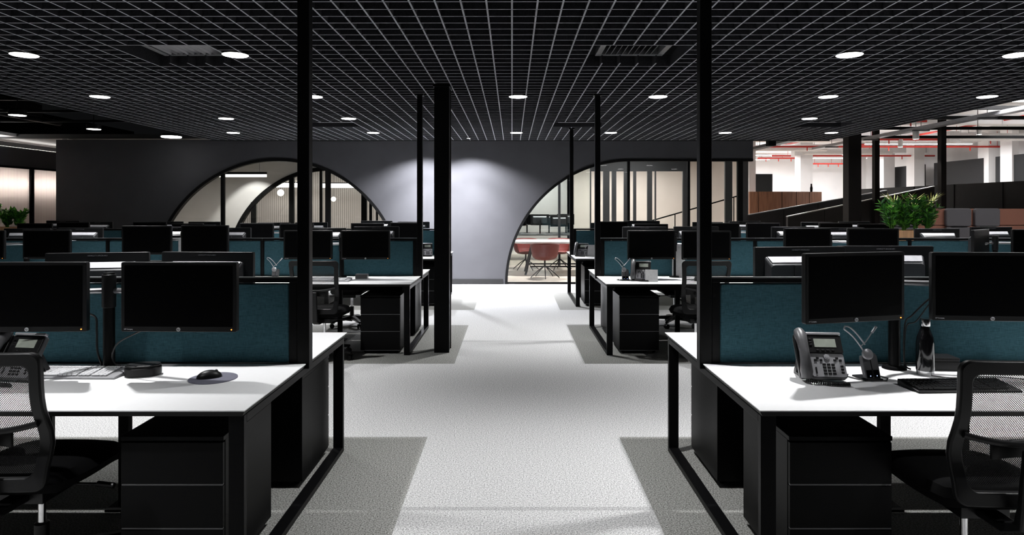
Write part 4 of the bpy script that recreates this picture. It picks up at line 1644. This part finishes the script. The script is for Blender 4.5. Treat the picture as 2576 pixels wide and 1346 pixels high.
for k, (z, Y, x0, x1) in enumerate(((2.14, 19.5, -5.6, -3.9), (2.52, 18.6, -5.0, -3.3), (2.16, 19.8, -7.4, -6.0))):
    t = thing('linear_light', 'long glowing strip light in the room beyond the second arch, %s of three' % ['lower right', 'upper', 'lower left'][k], 'light', ((x0 + x1) / 2, Y, z))
    h = (x1 - x0) / 2
    MB().box(-h, h, -0.05, 0.05, -0.07, 0.05).build('lamp_diffuser', M_lightw, t, smooth=False)
    MB().box(-h, h, -0.05, 0.05, 0.051, 0.08).build('lamp_housing', M_blackflat, t, smooth=False)
    for q in (-0.8, 0.8):
        MB().cyl((h * q, 0, 0.08), (h * q, 0, 2.86 - z), 0.004, 6).build('hanging_wire', M_grey, t)
    lamp_area(((x0 + x1) / 2, Y, z - 0.075), h * 2, 0.1, 8, (1, 0.93, 0.86))
lamp_area((-3, 18.2, 2.8), 3, 1.5, 16, (1, 0.95, 0.9))
lamp_area((-6.5, 18.2, 2.8), 2, 1.5, 16, (1, 0.9, 0.8))

# ------------------------------------------------------------------ meeting table and red chairs behind the right glazing
t = thing('meeting_table', 'long white meeting table behind the right glazing', 'table', (1.25, 15.2, 0))
MB().prism(rrect(2.4, 1.1, 0.3, 8), 'z', 0.70, 0.745).build('tabletop', M_white, t, bevel=0.008)
for sx in (-1, 1):
    for sy in (-1, 1):
        MB().add([], []) if False else None
        m = MB()
        m.tube([(sx * 0.78, sy * 0.28, 0.70), (sx * 0.95, sy * 0.42, 0.0)], 0.024, 8)
        m.build('leg', M_rampdark, t)
MB().box(-0.85, 0.85, -0.36, -0.33, 0.17, 0.2).box(-0.85, 0.85, 0.33, 0.36, 0.17, 0.2).build('stretcher', M_rampdark, t, smooth=False)

tr = thing('tub_chair', 'x', 'chair')


def shell(u, v):
    a = R(-90) + (u - 0.5) * R(290)      # back at -Y
    k = abs(u - 0.5) * 2
    top = 0.75 - 0.12 * k ** 2.2
    z = 0.43 + (top - 0.43) * v
    r_ = 0.235 + 0.065 * v ** 0.6
    return (r_ * 1.03 * math.cos(a), r_ * math.sin(a), z)


m = MB()
m.grid(shell, 32, 8)
m.lathe([(0.0, 0.385), (0.13, 0.385), (0.2, 0.40), (0.238, 0.435), (0.22, 0.45), (0.0, 0.445)], n=32)
m.build('seat_shell', M_redchair, tr, solid=0.014)
m = MB()
m.cyl((0, 0, 0.22), (0, 0, 0.39), 0.02, 12)
m.build('stem', M_rampdark, tr)
for k in range(5):
    a = R(-90 + 72 * k)
    c_, s_ = math.cos(a), math.sin(a)
    m = MB()
    m.tube([(c_ * 0.015, s_ * 0.015, 0.25), (c_ * 0.16, s_ * 0.16, 0.15), (c_ * 0.31, s_ * 0.31, 0.02), (c_ * 0.315, s_ * 0.315, 0.0)], [0.012, 0.011, 0.009, 0.009], 8)
    m.build('leg', M_rampdark, tr)
ptc = Proto(tr)
for loc, rz, lab in (
    ((0.70, 14.25, 0), 0, 'brick-red tub chair in front of the white table behind the right glazing'),
    ((1.62, 14.3, 0), 0, 'second red tub chair in front of the white table, hidden behind the desks'),
    ((0.33, 16.05, 0), 175, 'brick-red tub chair behind the table at its left end'),
    ((1.15, 16.1, 0), 185, 'brick-red tub chair behind the table near its middle'),
):
    if 'hidden' in lab: continue
    ptc.place(loc, R(rz), lab, 'red tub chairs around the meeting table')
for k, (x, y) in enumerate(((0.6, 15.0), (2.2, 15.0))):
    t = thing('pendant_light', 'flat round lamp over the meeting table, %s' % ('left' if k == 0 else 'right'), 'ceiling light', (x, y, 2.8))
    MB().lathe([(0.0, 0.0), (0.2, 0.0), (0.2, 0.01), (0.0, 0.01)], n=28).build('lamp_diffuser', M_light, t)
    MB().lathe([(0.0, 0.011), (0.21, 0.011), (0.21, 0.059), (0.0, 0.059)], n=28).build('lamp_housing', M_blackflat, t)
    lamp_spot((x, y, 2.77), 480, 100, 0.5, 0.1)

# far bench with monitors beyond the meeting table
t = thing('bench_desk', 'black far desk with monitors seen through the right glazing', 'desk', (1.1, 19.6, 0), 0)
MB().box(-1.35, 0.75, -0.8, 0.8, 0.70, 0.735).build('desktop', M_edge, t, bevel=0.004)
for x in (-1.3, 0.7):
    MB().box(x - 0.03, x + 0.03, -0.75, -0.7, 0, 0.70).box(x - 0.03, x + 0.03, 0.7, 0.75, 0, 0.70).box(x - 0.03, x + 0.03, -0.7, 0.7, 0, 0.03).build('leg_frame', M_black, t, smooth=False)
for k, (x, y, rz, z) in enumerate(((0.15, 19.2, 10, 1.12), (0.8, 19.15, 170, 1.14), (1.35, 19.25, 195, 1.10), (0.45, 19.9, 5, 1.13), (1.1, 19.95, 180, 1.12), (1.6, 19.9, 160, 1.14))):
    pm.place((x, y, z), R(rz), 'small black monitor on the far desk beyond the red chairs, %s from the left' % ORD[[0, 2, 4, 1, 3, 5][k]], 'monitors on the far desk')
    tg = thing('monitor_stand', 'black monitor stand on the far desk beyond the red chairs, %s from the left' % ORD[[0, 2, 4, 1, 3, 5][k]], 'monitor stand', (x, y + (0.1 if abs(rz) < 90 else -0.1), 0.735), 0, 'monitor stands on the far desk')
    MB().box(-0.1, 0.1, -0.06, 0.06, 0, 0.01).build('stand_foot', M_plastic, tg, smooth=False)
    MB().box(-0.02, 0.02, -0.015, 0.015, 0.01, z - 0.735).build('stand_neck', M_plastic, tg, smooth=False)
lamp_area((1.0, 18.4, 2.8), 1.6, 1.6, 14)
lamp_area((0.8, 21.8, 2.8), 1.6, 1.2, 26)

# posts and inner glazing seen through the right opening
w5 = bpy.data.objects.new('window_5', None); COL.objects.link(w5)
struct(w5, 'inner black framed glass partition beyond the right glazing')
w5.location = (2.5, 17.0, 0)
YP = 17.0
m = MB(Matrix.Translation((-2.5, -YP, 0)))
for a, b in ((1403, 1409), (1483, 1486), (1516, 1532), (1538, 1549), (1568, 1578), (1592, 1599), (1627, 1639), (1646, 1649), (1716, 1727), (1822, 1840), (1857, 1880)):
    x0, x1 = (a - 1287) * YP / F, (b - 1287) * YP / F
    m.box(x0, x1, YP - 0.04, YP + 0.04, 0, 2.48 if a < 1800 else 2.8)
zb = EYE + (520 - 431) * YP / F
m.box((1483 - 1287) * YP / F, (1728 - 1287) * YP / F, YP - 0.05, YP + 0.05, zb, 2.86)
m.build('window_frame', M_base, w5, smooth=False)
MB(Matrix.Translation((-2.5, -YP, 0))).box(-0.2, 1.98, YP - 0.005, YP + 0.005, 0.02, 2.84).build('window_pane', M_glass, w5, smooth=False)
# stair handrail
t = thing('handrail', 'thin black handrail rising in front of the beige wall', 'handrail', (4, 19.5, 0))
m = MB()
a, b = at(1615, 562, 19.5), at(1900, 480, 19.5)
sh = Vector((4, 19.5, 0))
m.tube([a - sh, b - sh], 0.02, 8)
m.build('rail', M_black, t)
for px, py in ((1697, 539), (1757, 521), (1845, 496)):
    p = at(px, py, 19.5) - sh
    MB().cyl((p.x, 0, 0), (p.x, 0, p.z), 0.016, 8).build('baluster', M_black, t)
lamp_area((3.4, 18.9, 2.8), 2.2, 1.0, 40, (1, 0.95, 0.9))
lamp_area((3.0, 15.5, 2.8), 1.5, 1.0, 10, (1, 0.97, 0.95))
for k, (x, y, sx, sy) in enumerate(((3.4, 18.9, 2.2, 1.0), (1.0, 18.4, 1.6, 1.6), (0.8, 21.8, 1.6, 1.2), (-3, 18.2, 3, 1.5), (-6.5, 18.2, 2, 1.5), (3.0, 15.5, 1.5, 1.0))):  # panels invented as fittings for the added area fill lamps
    t = thing('added_panel_light', 'added fill light panel in the ceiling %s' % ['over the beige wall', 'over the far desk', 'behind the far desk', 'beyond the second arch', 'at far left beyond the second arch', 'just behind the right glazing'][k], 'ceiling light', (x, y, 2.83))
    MB().box(-sx / 2, sx / 2, -sy / 2, sy / 2, 0, 0.01).build('lamp_diffuser', M_light, t, smooth=False)
    MB().box(-sx / 2 - .02, sx / 2 + .02, -sy / 2 - .02, sy / 2 + .02, 0.01, 0.03).build('lamp_housing', M_whitemetal, t, smooth=False)

# ------------------------------------------------------------------ right hall
def vbox(name, mat_, x0, x1, y0, y1, z0, z1, label, cat=None, kind=None, bevel=0, group=None):
    cx, cy = (x0 + x1) / 2, (y0 + y1) / 2
    o = MB().box(x0 - cx, x1 - cx, y0 - cy, y1 - cy, 0, z1 - z0).build(name, mat_, smooth=False, bevel=bevel)
    o.location = (cx, cy, z0)
    return tag(o, label, cat, group, kind)


def pxbox(px0, px1, Y, depth, z0, z1, name, mat_, label, cat=None, kind=None, group=None):
    return vbox(name, mat_, (px0 - 1287) * Y / F, (px1 - 1287) * Y / F, Y, Y + depth, z0, z1, label, cat, kind, 0, group)


# dark columns
pxbox(2134, 2166, 12.7, 0.22, 0, 3.72, 'column', M_brown, 'thick dark brown column in front of the ramp', 'column')
pxbox(2200, 2212, 15.0, 0.12, 0, 3.72, 'column', M_brown, 'slim dark column right of the thick brown one', 'column')
pxbox(2367, 2380, 13.2, 0.12, 0, 3.72, 'column', M_brown, 'slim dark column left of the white cushions bay', 'column')
# white columns
for a, b, Y, nm in ((1884, 1900, 19.2, 'leftmost, beside the grey wall end'), (2013, 2044, 22.0, 'behind the timber counter'), (2160, 2178, 22.5, 'just right of the thick brown column'), (2222, 2250, 24.0, 'left of the slate panels'), (2299, 2325, 22.3, 'between two slate panels'), (2486, 2528, 19.5, 'broadest and brightest'), (2545, 2562, 18.5, 'at the right edge')):
    pxbox(a, b, Y, 0.45, 0, 3.72, 'column', M_whitewall, 'white painted column, %s' % nm, 'column', group='white columns of the hall')
# slate partition on the right
for k, (Y0, Y1) in enumerate(((18.0, 19.2), (19.7, 22.0), (22.6, 24.4))):
    vbox('partition_panel', M_greywall, 13.9, 14.0, Y0, Y1, 0, 2.95, 'slate grey partition panel, %s from the camera' % ORD[k], 'partition', group='slate panels in the hall')
# door in the far wall
t = bpy.data.objects.new('door_1', None); COL.objects.link(t); struct(t, 'black door in the white end wall')
t.location = ((1919 - 1287) * 26.98 / F, 26.98, 0)
MB().box(-0.36, 0.36, -0.03, 0.0, 0, EYE + (520 - 438) * 27 / F).build('door_leaf', M_blackflat, t, smooth=False)
# dark brown wall beyond the sofa and ramps
vbox('wall_ramp', M_brown, 10.0, 10.1, 12.9, 19.5, 0, 2.02, 'dark brown clad wall behind the sofa', None, 'structure')
for k in range(4):
    o = vbox('trim_2', M_blackflat, 9.992, 10.0, 13.6 + 1.5 * k, 13.612 + 1.5 * k, 0, 2.02, 'dark joint in the brown wall', None, 'structure')


def ramp(name, label, p0, p1, Y, th=0.1):
    a, b = at(*p0, Y), at(*p1, Y)
    t = thing(name, label, 'ramp wall', (a.x, Y, 0))
    m = MB()
    L = b.x - a.x
    m.prism([(0, 0), (L, 0), (L, b.z), (0, a.z)], 'y', 0, th)
    m.build('ramp_panel', M_rampdark, t, smooth=False)
    m = MB()
    m.prism([(0, a.z), (L, b.z), (L, b.z + 0.02), (0, a.z + 0.02)], 'y', -0.01, th + 0.01)
    m.build('ramp_capping', M_silver, t, smooth=False)
    m = MB()
    n = int(L / 1.0)
    for k in range(1, n + 1):
        x = k * L / (n + 1)
        m.box(x - 0.004, x + 0.004, -0.003, 0.0, 0, a.z + (b.z - a.z) * x / L - 0.01)
    m.build('panel_joints', M_blackflat, t, smooth=False)


ramp('ramp_balustrade', 'charcoal ramp wall with pale sloping top, nearer of the two', (1981, 546), (2350, 470), 15.2)
ramp('ramp_balustrade', 'charcoal ramp wall with pale sloping top, farther of the two', (1884, 541), (2230, 480), 16.8)
pxbox(2210, 2480, 19.3, 0.1, 0, EYE + 46 * 19.3 / F, 'partition_panel', M_brown, 'long low dark partition behind the ramp', 'partition')
# timber counter, gently curved
t = thing('reception_counter', 'curved walnut counter behind the ramps', 'counter', (at(1986, 500, 18.2).x, 18.2, 0))
m = MB()
n = 24
x0, x1 = (1890 - 1986) * 18.2 / F, (2081 - 1986) * 18.2 / F
for i in range(n):
    u0, u1 = i / n, (i + 1) / n
    q = []
    for u in (u0, u1):
        x = x0 + (x1 - x0) * u
        y = -0.35 * math.sin(PI * (0.2 + 0.8 * u)) + 0.35
        q.append((x, y))
    ztp = EYE + 38 * 18.2 / F
    a, b = q
    m.add([(a[0], a[1], 0), (b[0], b[1], 0), (b[0], b[1], ztp), (a[0], a[1], ztp), (a[0], a[1] + .1, 0), (b[0], b[1] + .1, 0), (b[0], b[1] + .1, ztp), (a[0], a[1] + .1, ztp)],
          [(0, 1, 2, 3), (7, 6, 5, 4), (3, 2, 6, 7), (0, 3, 7, 4), (1, 5, 6, 2)])
m.build('counter_front', M_timber, t, smooth=False)
m = MB()
for u in (0.1, 0.4, 0.6, 0.8):
    x = x0 + (x1 - x0) * u
    y = -0.35 * math.sin(PI * (0.2 + 0.8 * u)) + 0.35
    m.box(x - 0.005, x + 0.005, y - 0.004, y + 0.001, 0, ztp)
m.build('veneer_joints', M_brown, t, smooth=False)
o = MB().lathe([(0, 0), (0.03, 0), (0.035, 0.1), (0.02, 0.16), (0.02, 0.22), (0, 0.22)], n=14).build('vase', M_blackflat)
o.location = (at(2036, 482, 18.5).x, 18.5, ztp)
o.location.y = 18.40
tag(o, 'small black vase on the walnut counter', 'vase')

# banquette sofa
t = thing('banquette_sofa', 'terracotta high-backed banquette sofa at the right', 'sofa', (8.8, 12.6, 0))
for k in range(3):
    x0 = -1.35 + k * 0.78
    MB().box(x0, x0 + 0.775, 0, 0.12, 1.165, 1.475).build('back_panel', M_terra, t, bevel=0.012, seg=3)
    MB().box(x0, x0 + 0.775, 0, 0.12, 0.8, 1.155).build('back_panel', M_terra, t, bevel=0.012, seg=3)
MB().box(-1.35, 0.985, -0.65, -0.001, 0.12, 0.44).build('seat_block', M_terra, t, bevel=0.02, seg=3)
MB().box(-1.35, 0.985, 0, 0.12, 0.12, 0.79).build('lower_back', M_terra, t, bevel=0.01)
for x in (-1.25, 0.85):
    MB().box(x, x + 0.06, -0.55, 0.1, 0, 0.12).build('leg', M_blackflat, t, smooth=False)
tq = thing('headrest_cushion', 'x', 'cushion')
m = MB()
m.prism(rrect(0.47, 0.34, 0.045, 5), 'y', -0.05, 0.03)
m.build('upper_pad', M_cushion, tq, bevel=0.018, seg=4)
m = MB()
m.prism(rrect(0.46, 0.3, 0.03, 4, cz=-0.33), 'y', -0.05, 0.02)
m.build('lower_pad', M_cushion, tq, bevel=0.018, seg=4)
MB().cyl((-0.15, -0.052, -0.175), (0.15, -0.052, -0.175), 0.006, 8).build('strap', M_blackflat, tq)
pq = Proto(tq)
for px, nm in ((2408, 'left one of the pair facing the camera'), (2480, 'right one of the pair facing the camera'), (2276, 'one behind the planter leaves')):
    p = at(px, 547, 12.56)
    pq.place((p.x, 12.565, p.z - 0.0), 0, 'grey headrest cushion on the terracotta sofa, %s' % nm, 'grey headrest cushions')
# palm behind sofa
t = thing('palm_plant', 'yellow-green palm fronds rising behind the sofa', 'plant', (8.0, 13.35, 0))
m = MB()
m.lathe([(0, 0), (0.16, 0), (0.2, 0.45), (0.17, 0.45), (0.0, 0.40)], n=20)
m.build('pot', M_blackflat, t)
rnd = random.Random(5)
m = MB()
for k in range(6):
    a = R(-10 + 60 * k)
    pts = []
    for i in range(10):
        u = i / 9
        pts.append(Vector((math.cos(a) * 0.42 * u, math.sin(a) * 0.42 * u, 0.42 + 2.0 * u - 0.62 * u * u - 0.12 * u ** 3)))
    m.tube(pts, 0.006, 5)
    for i in range(4, 10):
        d = (pts[i] - pts[i - 1]).normalized()
        sd = d.cross(Vector((0, 0, 1))).normalized()
        for q in (-1, 1):
            leaf(m, pts[i], sd * q * 0.7 + d * 0.7 - Vector((0, 0, 0.2)), 0.24, 0.02, Vector((0, 0, 1)), 0)
            leaf(m, pts[i] - d * 0.03, sd * q * 0.7 + d * 0.9, 0.24, 0.02, Vector((0, 0, 1)), 0)
m.build('fronds', M_palm, t, smooth=False)
# a spotlight on the palm and the sofa (track lamp)


def track_spot(x, y, z, label, power, ang=70, rx=0, ry=0):
    t = thing('track_spotlight', label, 'spotlight', (x, y, z), 0, 'white track spotlights')
    MB().cyl((0, 0, 0), (0, 0, 0.2), 0.06, 20).build('lamp_body', M_whitemetal, t, bevel=0.004)
    MB().cyl((0, 0, -0.002), (0, 0, 0), 0.05, 20).build('lamp_lens', M_light, t)
    MB().cyl((0, 0, 0.2), (0, 0, 3.72 - z), 0.008, 8).build('drop_rod', M_whitemetal, t)
    lamp_spot((x, y, z - 0.01), power, ang, 0.4, 0.05, rot=(R(rx), R(ry), 0))


for k, (px, py, Y, pw_) in enumerate(((2462, 336, 16.5, 130), (2264, 370, 17.5, 110), (2122, 390, 20, 130), (2303, 350, 13.6, 110))):
    p = at(px, py, Y)
    track_spot(p.x, Y, min(p.z, 3.3), 'white cylindrical spotlight hanging under the white soffit, %s' % ['nearest the broad white column', 'above the long ramp', 'left of the thick brown column', 'above the sofa'][k], pw_, 95)

# linear lights of the hall
for k, (x, y, sx, sy) in enumerate(((8.7, 23.0, 2.8, 0.1), (11.5, 18.9, 3.0, 0.1), (11.5, 24.5, 3.0, 0.1), (8.0, 25.2, 3.4, 0.1), (12.2, 15.2, 2.6, 0.1), (7.9, 20.6, 1.4, 0.1))):
    t = thing('linear_light', 'white linear lamp under the white soffit, %s' % ['over the walnut counter', 'in front of the broad white column', 'between slate panels and end wall', 'close to the end wall', 'nearest the right edge', 'left, beyond the grey wall end'][k], 'light', (x, y, 3.28), 0, 'linear lamps of the hall')
    MB().box(-sx / 2, sx / 2, -sy / 2, sy / 2, 0, 0.012).build('lamp_diffuser', M_light, t, smooth=False)
    MB().box(-sx / 2, sx / 2, -sy / 2, sy / 2, 0.012, 0.07).build('lamp_housing', M_whitemetal, t, smooth=False)
    for q in (-0.4, 0.4):
        MB().cyl((sx * q, 0, 0.07), (sx * q, 0, 0.44), 0.005, 6).build('hanging_wire', M_grey, t)
    lamp_area((x, y, 3.27), sx, 0.3, 130)
    lamp_area((x, y, 3.36), sx, 0.2, 13, rot=(PI, 0, 0))

# red sprinkler pipes
PIP = [((1893, 366), (2576, 372), 19.5, 'long one near the soffit edge'), ((1940, 386), (2350, 398), 22.5, 'middle one'), ((1905, 396), (2010, 400), 24, 'short one above the door'),
       ((2130, 352), (2330, 300), 15.5, 'one rising toward the upper right'), ((2150, 350), (2576, 352), 17.5, 'one behind the slim columns'), ((2040, 413), (2125, 411), 25.5, 'lowest short one')]
for k, (a, b, Y, nm) in enumerate(PIP):
    p, q = at(*a, Y), at(*b, Y)
    p.z = q.z = min(3.6, (p.z + q.z) / 2) if k != 3 else 3.5
    m = MB()
    c_ = (p + q) / 2
    m.cyl(p - c_, q - c_, 0.028, 12)
    for u in (0.1, 0.6, 0.9):
        s0 = (p - c_).lerp(q - c_, u)
        m.cyl(s0, s0 + Vector((0, 0, 3.719 - c_.z)), 0.006, 6)
    for u in (0.2, 0.5, 0.8):
        s0 = (p - c_).lerp(q - c_, u)
        m.cyl(s0, s0 - Vector((0, 0, 0.12)), 0.016, 8)
    o = m.build('sprinkler_pipe', M_redpipe)
    o.location = c_
    tag(o, 'red sprinkler pipe under the white soffit, %s' % nm, 'pipe', 'red sprinkler pipes')
for k, (x, y0, y1) in enumerate(((9.2, 16, 26), (11.8, 15, 26.5), (7.0, 14, 26))):
    m = MB()
    m.cyl((0, y0 - 20, 0), (0, y1 - 20, 0), 0.03, 12)
    for u in (-3, 0, 3):
        m.cyl((0, u, 0), (0, u, 0.119), 0.006, 6)
    o = m.build('sprinkler_pipe', M_redpipe)
    o.location = (x, 20, 3.6)
    tag(o, 'red sprinkler pipe running away from the camera, %s from the left' % ORD[[1, 2, 0][k]], 'pipe', 'red sprinkler pipes')
# white beams and ducts under the soffit
for k, (y, z0) in enumerate(((16.0, 3.5), (19.8, 3.45), (23.5, 3.42))):
    vbox('ceiling_beam', M_whitewall, 4.95, 14.6, y, y + 0.3, z0, 3.72, 'white concrete beam under the soffit, %s from the camera' % ORD[k], 'beam', group='white beams')
for k, (x, y, L) in enumerate(((8.4, 20.5, 2.5), (11.0, 22.0, 3.0), (12.6, 17.3, 2.2))):
    t = thing('air_duct', 'white round air duct under the soffit, %s from the left' % ORD[k], 'duct', (x, y, 3.32), 0, 'white ducts')
    MB().cyl((-L / 2, 0, 0), (L / 2, 0, 0), 0.1, 20).build('duct_pipe', M_whitemetal, t)
    MB().box(-L / 2 - 0.25, -L / 2, -0.14, 0.14, -0.14, 0.14).build('duct_box', M_whitemetal, t, smooth=False)
    for q in (-0.35, 0.35):
        MB().cyl((q * L, 0, 0.1), (q * L, 0, 0.4), 0.006, 6).build('hanger', M_grey, t)
# cable tray along the lounge edge
t = thing('cable_tray', 'perforated white cable tray running away above the lounge', 'cable tray', (7.9, 12.0, 3.0))
m = MB()
m.box(-0.09, 0.09, -5, 5.4, 0, 0.006).box(-0.09, -0.084, -5, 5.4, 0.006, 0.06).box(0.084, 0.09, -5, 5.4, 0.006, 0.06)
m.build('tray_channel', M_silver, t, smooth=False)
for k in range(6):
    MB().cyl((0.0, -4.5 + 1.8 * k, 0.006), (0.0, -4.5 + 1.8 * k, 0.72), 0.006, 6).build('hanger_rod', M_grey, t)
    MB().box(-0.16, 0.16, -4.52 + 1.8 * k, -4.48 + 1.8 * k, -0.025, -0.001).build('tray_bracket', M_grey, t, smooth=False)
t = thing('cable_tray', 'dark-edged cable tray descending past the grey wall end', 'cable tray', (5.75, 14.2, 2.86))
m = MB()
m.box(-0.1, 0.1, -1.3, 2.0, 0, 0.006).box(-0.1, -0.094, -1.3, 2.0, 0.006, 0.06).box(0.094, 0.1, -1.3, 2.0, 0.006, 0.06)
m.build('tray_channel', M_grey, t, smooth=False)
for y in (-0.6, 1.3):
    MB().cyl((0, y, 0.006), (0, y, 0.86), 0.006, 6).build('hanger_rod', M_black, t)
o = vbox('junction_box', M_blackflat, 5.15, 5.3, 13.4, 13.55, 2.74, 3.0, 'small black box hanging beside the end of the lattice ceiling', 'box')
MB().cyl((0, 0, 0.26), (0, 0, 0.98), 0.01, 8).build('hanging_rod', M_black, o)
for k, y in enumerate((9.6, 10.7, 11.9, 13.5, 15.2)):
    m = MB().box(-2.2, 3.4, -0.03, 0.03, -0.03, 0.03)
    for u in (-1.0, 2.2):
        m.cyl((u, 0, 0.03), (u, 0, 0.619), 0.007, 6)
    o = m.build('ceiling_rail', M_black, smooth=False)
    o.location = (8.4, y, 3.1)
    tag(o, 'black rail crossing above the lounge at right, %s from the camera' % ORD[k], 'rail', 'black rails above the lounge')
lamp_area((8.6, 10.5, 3.15), 2.5, 0.3, 60)
t = thing('linear_light', 'linear lamp above the lounge sofa', 'light', (8.6, 10.5, 3.17))
MB().box(-1.25, 1.25, -0.05, 0.05, 0, 0.012).build('lamp_diffuser', M_light, t, smooth=False)
MB().box(-1.25, 1.25, -0.05, 0.05, 0.012, 0.06).build('lamp_housing', M_whitemetal, t, smooth=False)
